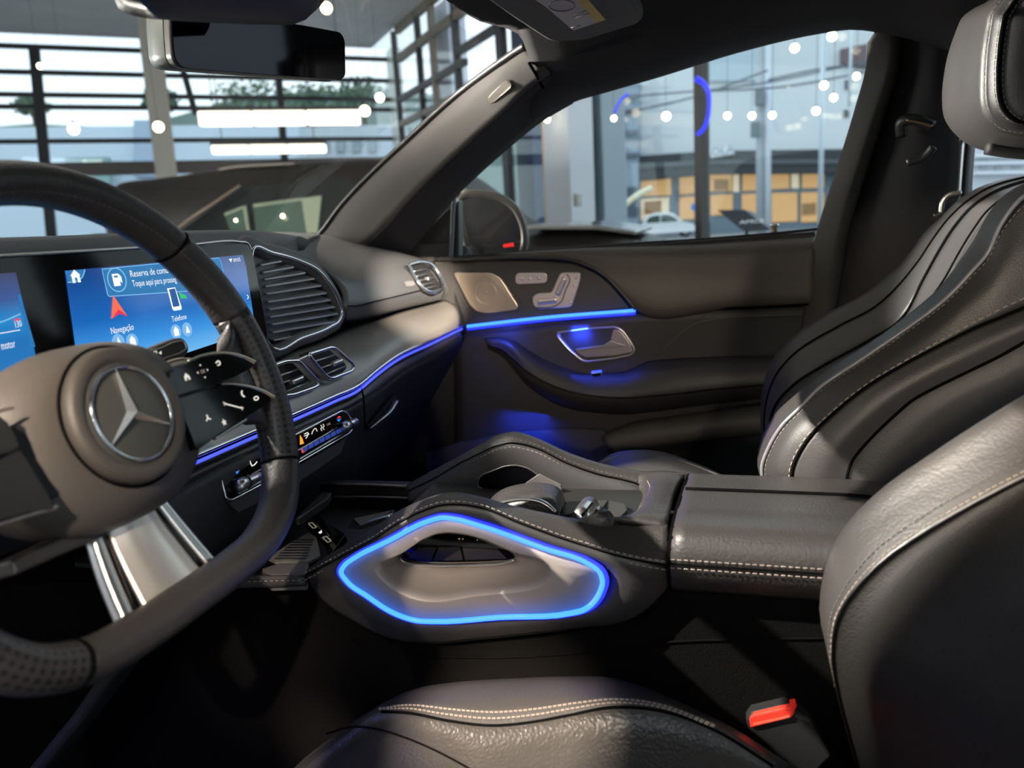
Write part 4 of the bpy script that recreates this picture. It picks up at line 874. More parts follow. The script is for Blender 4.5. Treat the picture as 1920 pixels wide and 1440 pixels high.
sd_ = frompy('handle_side', vs, fs, LEAF, cs); sb_ = sd_.modifiers.new('smooth', 'SUBSURF'); sb_.levels = sb_.render_levels = 1; soft_terminator(sd_)
cxy = at(860, 1060, RY)
A0, A1, A2 = byang(Lout), byang(Lrec), [None] * NL
oc_ = sum(Lop, V()) / NL
cxy0 = cxy; cxy = at(860, 1032, RY + .046); A2 = byang(Lop); cxy = cxy0
mid1 = [a.lerp(b, .93) for a, b in zip(A0, A1)]
mid2 = [a.lerp(b, .10) + V((0, .009, 0)) for a, b in zip(A1, A2)]
mid3 = [a.lerp(b, .50) + V((0, .012, 0)) for a, b in zip(A1, A2)]
vs = [p for r in (A0, mid1, A1, mid2, mid3, A2) for p in r]
fs = [(i * NL + j, i * NL + (j + 1) % NL, (i + 1) * NL + (j + 1) % NL, (i + 1) * NL + j) for i in range(5) for j in range(NL)]
hs = frompy('handle_bowl', vs, fs, TAU, cs); tag(hs, 'taupe metal handle surround with a scooped grip')
solidify(hs, .002)
sweep('grip_lip', [p + V((0, -.003, -.001)) for p in ats([(752, 1044), (760, 1050), (772, 1053), (800, 1055), (848, 1056), (890, 1055), (940, 1052), (966, 1046)], RY + .044)], .0019, CHR, cs, n=8)
ib = plate('grip_insert', cr([at(a, b, RY + .060) for a, b in [(740, 1062), (752, 1030), (790, 1005), (822, 994), (861, 994), (900, 1000), (960, 1025), (985, 1045), (975, 1066)]], 4, True), V((0, .006, 0)), GLO, cs)
for q in ([(760, 1048), (784, 1026), (818, 1026), (808, 1052)], [(812, 1052), (822, 1026), (862, 1025), (868, 1051)], [(872, 1051), (866, 1025), (925, 1024), (950, 1048)]):
    plate('grip_key', [at(a, b, RY + .058) for a, b in q], V((0, .002, 0)), SLT, cs, bev=.0006)
for (x, y) in ((826, 1012), (863, 1012), (895, 1012)):
    k = RY + .059
    if x < 860: plate('grip_icon', [at(a, b, k) for a, b in [(x - 5, y + 3), (x + 1, y - 2), (x + 6, y - 2), (x + 4, y + 4)]], V((0, -.0004, 0)), PNK, ib)
    elif x < 890: sweep('grip_icon', [at(a, b, k) for a, b in [(x - 5, y + 3), (x - 2, y - 2), (x + 1, y + 3), (x + 5, y - 2)]], .0006, PNK, ib, n=5)
    else: plate('grip_icon', [at(a, b, k) for a, b in [(x - 1, y), (x + 1, y), (x + 1, y + 2), (x - 1, y + 2)]], V((0, -.0004, 0)), PNK, ib)
# lower side of the console down to the floor
plate('console_side', [at(a, b, .696) for a, b in [(-200, 1105), (300, 1088), (517, 1082), (573, 1082), (582, 1100), (608, 1134), (668, 1172), (730, 1202), (792, 1210), (1022, 1190), (1167, 1172), (1212, 1152), (1258, 1108), (1640, 1096), (1700, 1440), (300, 1470), (-200, 1540)]], V((0, .235, 0)), mat('console_carpet', (.0035, .0032, .0030), .95, grain=700, bump=.5, spec=.04), cs)
sweep('side_crease', [p + V((0, -.0008, 0)) for p in ats([(660, 1200), (760, 1225), (900, 1232), (1100, 1222), (1230, 1205), (1400, 1198), (1560, 1196)], .696)], .0012, SEAM, cs, n=6)
# armrest box with split lid
ar = thing('armrest', 'black leather armrest box with a split lid behind the console rails', 'armrest', V((.05, .81, .7)))
sec = at3([(1259, 1106, .690), (1258, 1082, .668), (1257, 1056, .664), (1258, 1030, .666), (1260, 1006, .671), (1263, 988, .682), (1267, 970, .705), (1272, 950, .76), (1278, 930, .81), (1285, 909, .87), (1290, 895, .915), (1293, 888, .937), (1294, 889, .948), (1294, 900, .956)])
st = [(0, 0), (.05, 0), (.12, 0), (.19, -.001), (.25, -.006), (.32, -.022), (.40, -.05)]
rows = [[p + V((dx, 0, dz * (1 if p.z > 1.2 - .40 else .3))) for p in sec] for dx, dz in st]
patch('lid', rows, LEA, ar, N=50, sub=4, thick=.012)
plate('front_cap', [p + V((.001, 0, 0)) for p in sec], V((-.004, 0, 0)), SEAM, ar)
sm = [p + V((dx, -.0012, 0)) for p in [sec[2]] for dx in (0, .1, .2, .3)]
sweep('lid_seam', sm, .0010, SEAM, ar, n=6); stitches('lid_stitching', [p + V((0, 0, .0042)) for p in sm], STI, ar); stitches('lid_stitching', [p + V((0, 0, -.0042)) for p in sm], STI, ar)
gv = at(1283, 918, .845); gv2 = sec[8].lerp(sec[9], .55)
sweep('lid_split', [gv2 + V((dx, 0, .0012 + dz)) for dx, dz in ((.002, 0), (.1, 0), (.19, -.001), (.26, -.007))], .0022, SEAM, ar, n=8)
# ================================================================== seats
ds = thing('driver_seat', 'black leather driver seat in front, cut off by the frame', 'car seat', V((-.05, .43, .55)))
# backrest: inboard bolster crest, double-stitched seam, inner face and insert
k0 = at3([(1640, 1480, .70), (1600, 1377, .70), (1580, 1287, .70), (1560, 1200, .70), (1560, 1110, .70), (1580, 1040, .70), (1640, 960, .70), (1760, 875, .70), (1850, 815, .70), (1960, 750, .70), (2100, 670, .70)])
k1 = at3([(1622, 1480, .655), (1590, 1377, .655), (1567, 1287, .655), (1549, 1212, .655), (1536, 1145, .655), (1541, 1095, .655), (1576, 1004, .655), (1658, 917, .655), (1742, 858, .655), (1825, 804, .655), (1925, 743, .655), (2080, 655, .655)][:-1] + [(2080, 655, .655)])
k2 = at3([(1622, 1480, .635), (1590, 1377, .635), (1566, 1287, .635), (1550, 1212, .635), (1542, 1160, .633), (1556, 1105, .632), (1596, 1035, .632), (1680, 960, .632), (1765, 905, .632), (1850, 855, .632), (1930, 812, .632), (2080, 735, .632)])
k3 = at3([(1622, 1480, .615), (1592, 1377, .612), (1570, 1290, .610), (1562, 1225, .608), (1575, 1155, .606), (1612, 1100, .605), (1664, 1050, .605), (1742, 997, .605), (1815, 955, .605), (1880, 920, .605), (1940, 890, .605), (2080, 825, .605)])
k4 = at3([(1660, 1480, .55), (1650, 1377, .55), (1640, 1310, .55), (1650, 1250, .55), (1680, 1200, .55), (1720, 1150, .55), (1765, 1105, .55), (1820, 1060, .55), (1880, 1015, .55), (1930, 980, .55), (1990, 945, .55), (2110, 880, .55)])
k5 = at3([(1790, 1480, .42), (1800, 1400, .42), (1820, 1350, .42), (1850, 1300, .42), (1880, 1260, .42), (1910, 1220, .42), (1950, 1180, .42), (1990, 1140, .42), (2040, 1100, .42), (2090, 1060, .42), (2140, 1020, .42), (2240, 960, .42)])
k6 = at3([(2000, 1500, .32), (2010, 1450, .32), (2020, 1400, .32), (2040, 1350, .32), (2080, 1300, .32), (2110, 1260, .32), (2150, 1220, .32), (2190, 1180, .32), (2230, 1140, .32), (2280, 1100, .32), (2320, 1060, .32), (2400, 1000, .32)])
for k_ in (k0, k1, k2, k3, k4, k5, k6):
    e_ = k_[-1]; k_.append(V((e_.x + .10, e_.y, max(e_.z + .14, 1.40)))); k_.append(V((e_.x + .16, e_.y, max(e_.z + .20, 1.52))))
patch('bolster', [k0, k1, k2, k3], LEAS, ds, N=60, sub=6, thick=.01)
patch('backrest', [k3, [a.lerp(b, .06) + V((.003, .002, -.001)) for a, b in zip(k3, k4)], k4, k5, k6], mat('leather_insert', (.011, .010, .009), .6, grain=600, bump=.5, spec=.25), ds, N=60, sub=6, thick=.01)
sweep('bolster_seam', [p + V((-.0006, -.0006, .0004)) for p in k3], .0013, SEAM, ds, n=6)
sA = [a.lerp(b, .16) + V((-.001, -.001, .001)) for a, b in zip(k3, k2)]; sB = [a.lerp(b, .45) + V((-.001, -.001, .001)) for a, b in zip(k3, k2)]
stitches('bolster_stitching', sA[2:], STI, ds, gap=.0052, ln=.0036); stitches('bolster_stitching', sB[2:], STID, ds, gap=.0052, ln=.0036)
# cushion
c0 = at3([(520, 1500, .70), (600, 1420, .70), (660, 1370, .69), (720, 1330, .68), (790, 1300, .68), (870, 1290, .68), (970, 1284, .68), (1090, 1280, .68), (1150, 1282, .68), (1210, 1297, .68), (1280, 1325, .68), (1375, 1372, .68), (1480, 1440, .68)])
c1 = at3([(500, 1500, .655), (570, 1422, .655), (630, 1377, .65), (705, 1326, .645), (772, 1296, .64), (855, 1284, .64), (960, 1278, .64), (1080, 1274, .64), (1140, 1276, .64), (1200, 1291, .64), (1267, 1317, .64), (1365, 1362, .64), (1470, 1430, .64)])
c2 = at3([(505, 1500, .635), (577, 1424, .635), (638, 1378, .632), (710, 1328, .628), (780, 1308, .622), (855, 1306, .62), (935, 1306, .618), (1015, 1302, .618), (1092, 1295, .62), (1170, 1298, .622), (1250, 1316, .624), (1350, 1360, .625), (1460, 1430, .625)])
c3 = at3([(512, 1502, .615), (586, 1428, .615), (648, 1380, .612), (715, 1335, .608), (770, 1338, .602), (840, 1352, .598), (925, 1361, .596), (1000, 1354, .598), (1070, 1341, .60), (1150, 1327, .604), (1235, 1333, .608), (1340, 1370, .61), (1450, 1438, .61)])
c4 = at3([(530, 1515, .598), (604, 1444, .596), (664, 1402, .592), (726, 1378, .586), (775, 1392, .578), (830, 1415, .572), (890, 1445, .566), (960, 1442, .568), (1040, 1424, .574), (1130, 1412, .578), (1220, 1422, .580), (1320, 1450, .582), (1440, 1500, .582)])
c5 = at3([(570, 1600, .53), (620, 1540, .53), (670, 1500, .525), (725, 1480, .52), (775, 1490, .515), (830, 1515, .51), (890, 1540, .505), (960, 1550, .505), (1040, 1550, .51), (1130, 1550, .51), (1220, 1560, .515), (1320, 1580, .52), (1440, 1620, .52)])
c25 = [a.lerp(b, .62) + V((0, -.001, .003)) for a, b in zip(c2, c3)]
patch('cushion_bolster', [[p + V((0, .01, -.08)) for p in c0], c0, c1, c2, c25, c3], LEAS, ds, N=60, sub=6, thick=.01)
patch('cushion', [c3, [a.lerp(b, .08) + V((0, .001, -.002)) for a, b in zip(c3, c4)], c4, c5], mat('leather_cushion', (.042, .038, .035), .40, grain=330, bump=.8), ds, N=60, sub=6, thick=.01)
st1 = [p + V((0, -.0012, .0012)) for p in c25]; st2 = [a.lerp(b, .55) + V((0, -.0028, .0034)) for a, b in zip(c25, c3)]
stitches('cushion_stitching', st1[3:-1], STI, ds, gap=.0048, ln=.0036, r=.0008); stitches('cushion_stitching', st2[3:-1], STI, ds, gap=.0048, ln=.0036, r=.0008)
sweep('cushion_seam', [p + V((0, .0005, 0)) for p in c3[3:]], .0014, SEAM, ds, n=6)
sweep('insert_seam', at3([(612, 1376, .606), (660, 1363, .600), (715, 1369, .590), (770, 1387, .579), (820, 1409, .571), (880, 1441, .563), (940, 1475, .552)]), .0010, SEAM, ds, n=6)
box('seat_base', (-.12, .45, .58), (.46, .40, .14), PLA, ds, bev=.02)
# buckle
bk = thing('belt_buckle', 'red seat belt buckle button between driver seat and console', 'belt buckle', at(1446, 1346, .67))
q = [at(a, b, .668) for a, b in [(1404, 1348), (1411, 1342), (1484, 1325), (1488, 1340), (1482, 1347), (1406, 1366)]]
plate('release_button', q, V((.004, .012, .002)), RED, bk, bev=.0015)
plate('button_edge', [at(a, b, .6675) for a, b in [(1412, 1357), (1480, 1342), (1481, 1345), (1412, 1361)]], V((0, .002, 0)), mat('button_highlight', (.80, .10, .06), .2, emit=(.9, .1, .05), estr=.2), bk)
plate('buckle_shell', [at(a, b, .671) for a, b in [(1398, 1352), (1408, 1338), (1486, 1320), (1494, 1340), (1520, 1350), (1560, 1420), (1500, 1480), (1440, 1400), (1404, 1370)]], V((0, .016, 0)), PLA, bk, bev=.003)
# passenger seat
psn = thing('passenger_seat', 'black leather passenger seat with pale stitching and piping', 'car seat', V((.05, 1.2, .55)))
S0 = at3([(1480, 960, 1.44), (1446, 880, 1.44), (1440, 820, 1.44), (1440, 740, 1.44), (1452, 690, 1.44), (1480, 652, 1.43), (1560, 595, 1.43), (1630, 552, 1.42), (1715, 475, 1.42), (1745, 432, 1.42), (1775, 402, 1.41), (1815, 366, 1.40), (1860, 345, 1.38), (1930, 328, 1.36), (2020, 318, 1.34)])
S1 = at3([(1466, 960, 1.36), (1436, 880, 1.37), (1427, 817, 1.38), (1429, 735, 1.38), (1442, 687, 1.38), (1467, 650, 1.38), (1554, 587, 1.38), (1617, 553, 1.38), (1707, 473, 1.37), (1733, 436, 1.37), (1763, 409, 1.36), (1800, 373, 1.35), (1840, 350, 1.33), (1925, 327, 1.30), (2020, 310, 1.28)])
S2 = at3([(1470, 960, 1.31), (1440, 880, 1.31), (1434, 820, 1.32), (1440, 745, 1.33), (1456, 704, 1.335), (1483, 671, 1.335), (1575, 612, 1.335), (1640, 578, 1.335), (1722, 492, 1.33), (1752, 447, 1.325), (1780, 410, 1.32), (1815, 378, 1.31), (1858, 352, 1.29), (1930, 332, 1.27), (2020, 316, 1.25)])
S3 = at3([(1474, 960, 1.20), (1446, 880, 1.22), (1442, 825, 1.23), (1456, 760, 1.25), (1490, 722, 1.26), (1540, 690, 1.27), (1630, 640, 1.275), (1687, 604, 1.28), (1735, 520, 1.28), (1764, 468, 1.28), (1794, 422, 1.275), (1827, 386, 1.265), (1868, 360, 1.25), (1935, 338, 1.23), (2020, 322, 1.22)])
S4 = at3([(1470, 960, 1.06), (1444, 880, 1.07), (1446, 830, 1.08), (1475, 775, 1.09), (1520, 735, 1.10), (1585, 692, 1.10), (1680, 634, 1.10), (1740, 588, 1.10), (1795, 530, 1.10), (1820, 485, 1.10), (1846, 440, 1.10), (1872, 400, 1.10), (1905, 372, 1.09), (1960, 348, 1.08), (2030, 332, 1.07)])
S5 = at3([(1466, 960, .985), (1430, 878, .985), (1444, 838, .985), (1467, 800, .985), (1500, 767, .985), (1533, 733, .985), (1617, 675, .985), (1690, 625, .985), (1783, 554, .985), (1826, 508, .985), (1851, 480, .985), (1881, 418, .985), (1921, 370, .985), (1970, 345, .985), (2040, 330, .985)])
S6 = at3([(1490, 960, .955), (1487, 876, .955), (1497, 852, .955), (1509, 832, .955), (1528, 808, .955), (1554, 783, .955), (1637, 717, .955), (1690, 686, .955), (1742, 658, .955), (1784, 637, .955), (1825, 617, .955), (1872, 598, .955), (1924, 577, .955), (1980, 555, .955), (2060, 525, .955)])
S7 = at3([(1590, 960, .945), (1592, 880, .945), (1600, 862, .945), (1612, 846, .945), (1624, 832, .945), (1640, 815, .945), (1680, 777, .945), (1712, 750, .945), (1748, 730, .945), (1784, 712, .945), (1830, 690, .945), (1880, 665, .945), (1924, 640, .945), (1980, 612, .945), (2060, 580, .945)])
S8 = at3([(1760, 1000, .95), (1770, 920, .95), (1780, 900, .95), (1795, 880, .95), (1810, 865, .95), (1830, 850, .95), (1860, 825, .95), (1890, 805, .95), (1920, 785, .95), (1960, 765, .95), (2000, 745, .95), (2050, 720, .95), (2100, 700, .95), (2160, 675, .95), (2240, 640, .95)])
lo = lambda a, b, t, d: [p.lerp(q, t) + V(d) for p, q in zip(a, b)]
patch('far_bolster', [S0, S1, S2, S3], LEAS, psn, N=60, sub=5, thick=.01)
patch('backrest', [S3, lo(S3, S4, .5, (.006, 0, 0)), S4], LEAS, psn, N=60, sub=5, thick=.01)
patch('near_bolster', [S4, lo(S4, S5, .5, (-.012, 0, .008)), S5], LEAS, psn, N=60, sub=5, thick=.01)
patch('side_panel', [S5, lo(S5, S6, .5, (0, -.006, 0)), S6], LEAF, psn, N=60, sub=5, thick=.01)
S9 = [p + V((.10, .03, .02)) for p in S8]
patch('seat_back', [S8, S9, [p + V((.02, .40, 0)) for p in S9]], PLS, psn, N=40, sub=4, thick=.01)
patch('side_panel', [S6, lo(S6, S7, .5, (0, -.006, 0)), S7, lo(S7, S8, .3, (0, -.006, 0)), S8], LEAF, psn, N=60, sub=5, thick=.01)
pip = sweep('piping', [p + V((-.001, -.001, .001)) for p in S5], .0026, mat('piping_grey', (.16, .16, .18), .3), psn, n=8)
stitches('piping_stitching', lo(S5, S6, .07, (0, -.0015, 0)), STI, psn, gap=.0065, ln=.004)
stitches('side_stitching', lo(S6, S5, .09, (0, -.002, .001)), STI, psn, gap=.0085, ln=.005, r=.0009)
sweep('side_seam', lo(S6, S5, .01, (0, -.0012, 0)), .0018, SEAM, psn, n=6); sweep('side_seam', lo(S7, S6, .01, (0, -.0012, 0)), .0018, SEAM, psn, n=6)
sweep('far_seam', lo(S2, S1, .02, (-.001, 0, .001)), .0016, SEAM, psn, n=6)
sweep('far_seam', [p + V((-.001, 0, .001)) for p in S3], .0024, SEAM, psn, n=6)
sweep('insert_crease', [S3[7].lerp(S4[7], t) + V((-.001, 0, .002 - .004 * math.sin(t * 3))) for t in (0, .3, .6, 1)], .0016, SEAM, psn, n=6)
sweep('insert_pleat', lo(S3, S4, .62, (-.0005, 0, .0005))[7:], .0014, SEAM, psn, n=6)
# cushion of the passenger seat behind the console
q0 = at3([(1080, 905, 1.10), (1120, 870, 1.12), (1150, 853, 1.13), (1190, 848, 1.14), (1240, 851, 1.14), (1290, 866, 1.13), (1340, 886, 1.12), (1400, 915, 1.10)])
q1 = at3([(1080, 915, 1.05), (1118, 882, 1.06), (1150, 868, 1.06), (1190, 862, 1.06), (1240, 865, 1.06), (1290, 878, 1.06), (1330, 892, 1.06), (1390, 920, 1.05)])
q2 = at3([(1080, 935, .99), (1118, 905, .99), (1150, 893, .99), (1190, 888, .99), (1240, 890, .99), (1290, 898, .99), (1330, 908, .99), (1390, 935, .99)])
patch('cushion', [[p + V((0, .02, -.06)) for p in q0], q0, q1, q2, [p + V((0, 0, -.06)) for p in q2]], LEAS, psn, N=30, sub=5, thick=.01)
sweep('cushion_piping', lo(q0, q1, .55, (0, -.001, .002)), .0025, mat('piping_dim', (.10, .09, .09), .4), psn, n=6)
box('seat_base', (-.02, 1.19, .60), (.46, .40, .14), PLA, psn, bev=.02)
# headrest
hr = thing('headrest', 'tall black leather headrest with pale stitching above the passenger seat', 'headrest', at(1850, 290, 1.2))
H0 = at3([(1900, -40, 1.30), (1866, 2, 1.30), (1834, 18, 1.305), (1818, 30, 1.31), (1804, 57, 1.31), (1788, 102, 1.31), (1779, 146, 1.31), (1776, 189, 1.31), (1780, 222, 1.305), (1792, 243, 1.30), (1809, 260, 1.295), (1829, 274, 1.29), (1852, 283, 1.28), (1900, 289, 1.26), (1990, 290, 1.24)])
Hb = [p + V((.06, .01, .0)) for p in H0]
H1 = at3([(1930, -30, 1.10), (1880, -4, 1.10), (1868, 8, 1.10), (1858, 24, 1.10), (1853, 50, 1.10), (1847, 88, 1.10), (1844, 130, 1.10), (1843, 165, 1.10), (1844, 192, 1.10), (1848, 210, 1.10), (1854, 224, 1.10), (1862, 234, 1.10), (1878, 245, 1.10), (1910, 252, 1.10), (1990, 256, 1.10)])
Hm = lo(H0, H1, .5, (-.006, 0, 0))
H2 = at3([(1945, -20, 1.075), (1905, 0, 1.075), (1895, 14, 1.075), (1885, 30, 1.07), (1880, 54, 1.07), (1875, 90, 1.07), (1872, 128, 1.07), (1872, 160, 1.07), (1874, 182, 1.07), (1878, 198, 1.07), (1884, 209, 1.07), (1891, 217, 1.07), (1904, 226, 1.07), (1930, 232, 1.075), (1990, 236, 1.08)])
H3 = at3([(2010, 0, 1.06), (2000, 20, 1.06), (1995, 35, 1.06), (1990, 50, 1.06), (1985, 70, 1.06), (1982, 95, 1.06), (1980, 120, 1.06), (1980, 140, 1.06), (1980, 152, 1.06), (1982, 162, 1.06), (1986, 170, 1.06), (1990, 176, 1.06), (1996, 182, 1.06), (2005, 190, 1.06), (2020, 195, 1.06)])
patch('front_pad', [Hb, H0, Hm, H1], LEAS, hr, N=60, sub=5, thick=.01)
patch('side_pad', [H1, lo(H1, H2, .08, (.002, 0, 0)), lo(H1, H2, .5, (-.004, -.002, 0)), H2, H3], LEAF, hr, N=60, sub=5, thick=.01)
H4 = [p + V((.05, .03, 0)) for p in H3]; H5 = [p + V((.06, .20, 0)) for p in H3]
patch('back_pad', [H3, H4, H5, [p.lerp(q, .5) + V((.05, .08, 0)) for p, q in zip(H5, H0)]], LEAF, hr, N=40, sub=4, thick=.01)
stitches('pad_stitching', lo(H1, H2, .16, (-.002, -.002, 0)), STI, hr, gap=.0062, ln=.004); stitches('pad_stitching', lo(H2, H1, .10, (-.003, -.002, 0)), STI, hr, gap=.0062, ln=.004)
sweep('pad_seam', lo(H2, H1, -.02, (-.001, -.002, 0)), .0022, SEAM, hr, n=6); stitches('pad_stitching', lo(H2, H3, .10, (-.002, -.002, 0)), STI, hr, gap=.0062, ln=.004)
sweep('underside', [at(1850, 276, 1.2), at(1900, 283, 1.2), at(1990, 287, 1.2)], .010, PLS, hr)
for y in (1.13, 1.24):
    sweep('post', [at(1960, 270, y), at(1985, 350, y)], .006, CHR, hr, sub=2)
# ================================================================== passenger door
dr = thing('passenger_door', 'black and grey passenger door panel with armrest, speaker and blue light strip', 'car door', V((-.2, 1.57, .7)))
DY = 1.56
base = [(800, 488), (900, 480), (1000, 474), (1200, 458), (1380, 446), (1530, 434), (1526, 600), (1500, 760), (1470, 1000), (1100, 1050), (840, 1000), (760, 900), (790, 640)]
plate('door_shell', ats(base, DY), V((0, .05, 0)), PLA, dr, bev=.004)
# upper leather pad with its swooping lower-left edge
u0 = at3([(812, 486, 1.60), (900, 479, 1.60), (990, 471, 1.60), (1100, 464, 1.60), (1200, 456, 1.60), (1300, 450, 1.60), (1380, 444, 1.60), (1460, 437, 1.60), (1531, 430, 1.60)])
u1 = at3([(812, 487, 1.555), (900, 482, 1.55), (990, 478, 1.54), (1100, 476, 1.535), (1200, 475, 1.53), (1300, 474, 1.53), (1380, 470, 1.53), (1460, 466, 1.53), (1532, 462, 1.53)])
u2 = at3([(814, 488, 1.55), (900, 484, 1.545), (1000, 482, 1.54), (1090, 489, 1.535), (1142, 514, 1.53), (1215, 520, 1.525), (1330, 520, 1.525), (1430, 518, 1.525), (1531, 516, 1.525)])
u3 = at3([(816, 489, 1.548), (900, 485, 1.545), (1000, 484, 1.54), (1082, 491, 1.537), (1130, 514, 1.535), (1168, 552, 1.53), (1192, 581, 1.53), (1380, 576, 1.53), (1529, 569, 1.53)])
# resample along comparable stations
patch('upper_pad', [u0, u1, u2, u3, [p + V((0, .03, -.002)) for p in u3]], mat('door_leather', (.055, .048, .041), .55, grain=900, bump=.25), dr, N=60, sub=5, thick=.008)
sweep('pad_welt', [p + V((0, -.002, .001)) for p in u3[:7]], .0035, PLA, dr, n=8)
sweep('belt_trim', [p + V((0, -.03, .001)) for p in u0], .0030, PLS, dr, n=6)
lp = thing('lock_pin', 'small lock pin on the passenger door sill', 'lock pin', at(1452, 440, 1.58))
sweep('pin', [at(1452, 440, 1.58), at(1452, 424, 1.58)], .006, mat('pin_shaft', (.25, .19, .13), .4), lp, sub=2); sweep('pin_cap', [at(1452, 425, 1.58), at(1452, 420, 1.58)], .009, SAT, lp, sub=2)
# black control panel insert
ins = [(832, 494), (900, 488), (1000, 487), (1078, 494), (1124, 516), (1160, 552), (1186, 579), (1030, 595), (872, 612), (868, 600), (846, 540)]
plate('panel_insert', ats(ins, 1.556), V((0, .02, 0)), PLS, dr, bev=.004)
sweep('panel_line', ats(ins[2:7], 1.553), .0012, mat('line_dim', (.05, .045, .045), .5), dr, n=6)
SPK = mat('speaker_metal', (.45, .38, .31), .38, metal=.85)
spk = plate('speaker_grille', roundpoly(ats([(849, 511), (920, 511), (938, 520), (972, 574), (968, 582), (913, 589), (893, 585), (880, 573)], 1.546), .008, 4), V((0, .012, 0)), SPK, dr, bev=.003)
sc = at(911, 549, 1.5455)
sweep('tweeter_ring', [sc + V((.0235 * math.cos(i * .2618), 0, .0235 * math.sin(i * .2618))) for i in range(24)], .0008, mat('ring_light', (.62, .55, .46), .35, metal=.9), spk, n=6, closed=True, sub=1)
lathe('tweeter_cap', sc, (0, -1, 0), [(.004, -.001), (.0035, .0012), (.001, .002)], SPK, spk, 16)
vs, fs = [], []
for i in range(-18, 19):
    for j in range(-14, 15):
        x = i * .0033 + (.00165 if j % 2 else 0); z = j * .0029
        p = sc + V((x + .003, -.0002, z)); px_rel = (z + .046) * .62
        lx = -.058 + (-.002 if z > .02 else (.02 - z) * .58); rx = .062 - (max(0, z + .028)) * .95 + .004
        if not (lx < x < rx and -.038 < z < .040): continue
        k = len(vs); r = .00085
        vs += [p + V((r * math.cos(a * 1.047), 0, r * math.sin(a * 1.047))) for a in range(6)]; fs.append(tuple(range(k, k + 6))[::-1])
h_ = frompy('grille_holes', vs, fs, mat('hole_dark', (.03, .025, .02), .7), spk, False); h_['kind'] = 'stuff'
SWM = mat('switch_satin', (.52, .46, .46), .38, metal=.75)
mem = plate('memory_switch', roundpoly(ats([(966, 512), (1026, 511), (1026, 532), (966, 534)], 1.549), .010, 5), V((0, .008, 0)), SWM, dr, bev=.002)
for x in (980, 994, 1010): lathe('memory_button', at(x, 523 - (x - 980) * .03, 1.5485), (0, -1, 0), [(.0035, -.001), (.0035, .0012), (.002, .0018)], SWM, mem, 12)
sct = plate('seat_switch', roundpoly(ats([(1050, 512), (1060, 511), (1088, 511), (1088, 525), (1072, 575), (1062, 577), (1008, 580), (999, 572), (998, 556), (1008, 550), (1034, 549)], 1.549), .006, 4), V((0, .008, 0)), SWM, dr, bev=.002)
sweep('backrest_button', ats([(1059, 521), (1052, 537), (1045, 552)], 1.547), .006, mat('switch_cap', (.62, .56, .55), .3, metal=.8), sct, rb=.004, normal=(0, 1, 0), n=12)
sweep('cushion_button', ats([(1008, 566), (1028, 564), (1044, 562)], 1.547), .0065, MATS['switch_cap'], sct, rb=.004, normal=(0, 1, 0), n=12)
sweep('button_groove', ats([(1062, 514), (1067, 520), (1060, 545), (1050, 568), (1040, 574), (1006, 577)], 1.5478), .0010, SEAM, sct, n=6)
for a, b in ((1080, 521), (1077, 536), (1073, 550), (1070, 566)): lathe('preset_dot', at(a, b, 1.548), (0, -1, 0), [(.0026, -.001), (.0026, .0008), (.001, .0014)], MATS['switch_cap'], sct, 10)
# light strip
a_, b_ = at(876, 612, 1.549), at(1191, 582, 1.529)
dls = sweep('light_strip', [a_, a_.lerp(b_, .5) + V((0, 0, .003)), b_], .0034, BLU, dr, n=10); tag(dls, 'glowing blue light strip')
sweep('light_channel', [p + V((0, .001, -.0052)) for p in (a_, a_.lerp(b_, .5) + V((0, 0, .003)), b_)], .0034, BLD, dr, n=8)  # deep blue glowing tube added as the halo of the door strip
sweep('sill_crease', at3([(1192, 583, 1.532), (1300, 579, 1.531), (1400, 575, 1.531), (1528, 570, 1.531)]), .0022, SEAM, dr, n=6)
# lower door panel with armrest swoop
m0 = at3([(846, 630, 1.556), (1000, 612, 1.55), (1192, 590, 1.54), (1360, 582, 1.54), (1526, 575, 1.54)])
m1 = at3([(850, 690, 1.55), (1000, 680, 1.545), (1190, 665, 1.545), (1360, 655, 1.545), (1522, 645, 1.545)])
m2 = at3([(850, 900, 1.54), (1000, 880, 1.54), (1190, 860, 1.54), (1360, 830, 1.54), (1510, 800, 1.54)])
patch('lower_panel', [m0, m1, m2], PLS, dr, N=30, sub=5, thick=.01)
sweep('panel_crease', at3([(1233, 667, 1.538), (1262, 638, 1.536), (1300, 609, 1.536), (1346, 598, 1.536), (1430, 593, 1.536), (1506, 590, 1.536)]), .0016, mat('crease_dim', (.055, .05, .048), .5), dr, n=6)
e0 = at3([(908, 634, 1.548), (940, 632, 1.548), (962, 638, 1.545), (990, 656, 1.545), (1025, 676, 1.545), (1060, 689, 1.545), (1095, 700, 1.545), (1130, 699, 1.545), (1175, 695, 1.545), (1215, 677, 1.545), (1240, 674, 1.545), (1330, 669, 1.545), (1500, 665, 1.545)])
e1 = at3([(912, 641, 1.535), (940, 641, 1.525), (960, 650, 1.512), (985, 672, 1.50), (1018, 693, 1.49), (1055, 709, 1.485), (1092, 719, 1.482), (1130, 722, 1.48), (1175, 720, 1.48), (1215, 710, 1.48), (1240, 705, 1.48), (1330, 694, 1.48), (1500, 684, 1.48)])
e2 = at3([(914, 648, 1.535), (940, 656, 1.525), (965, 676, 1.505), (982, 692, 1.49), (1017, 714, 1.48), (1055, 730, 1.475), (1092, 739, 1.47), (1130, 744, 1.47), (1175, 746, 1.47), (1215, 743, 1.47), (1240, 741, 1.47), (1330, 731, 1.47), (1500, 716, 1.47)])
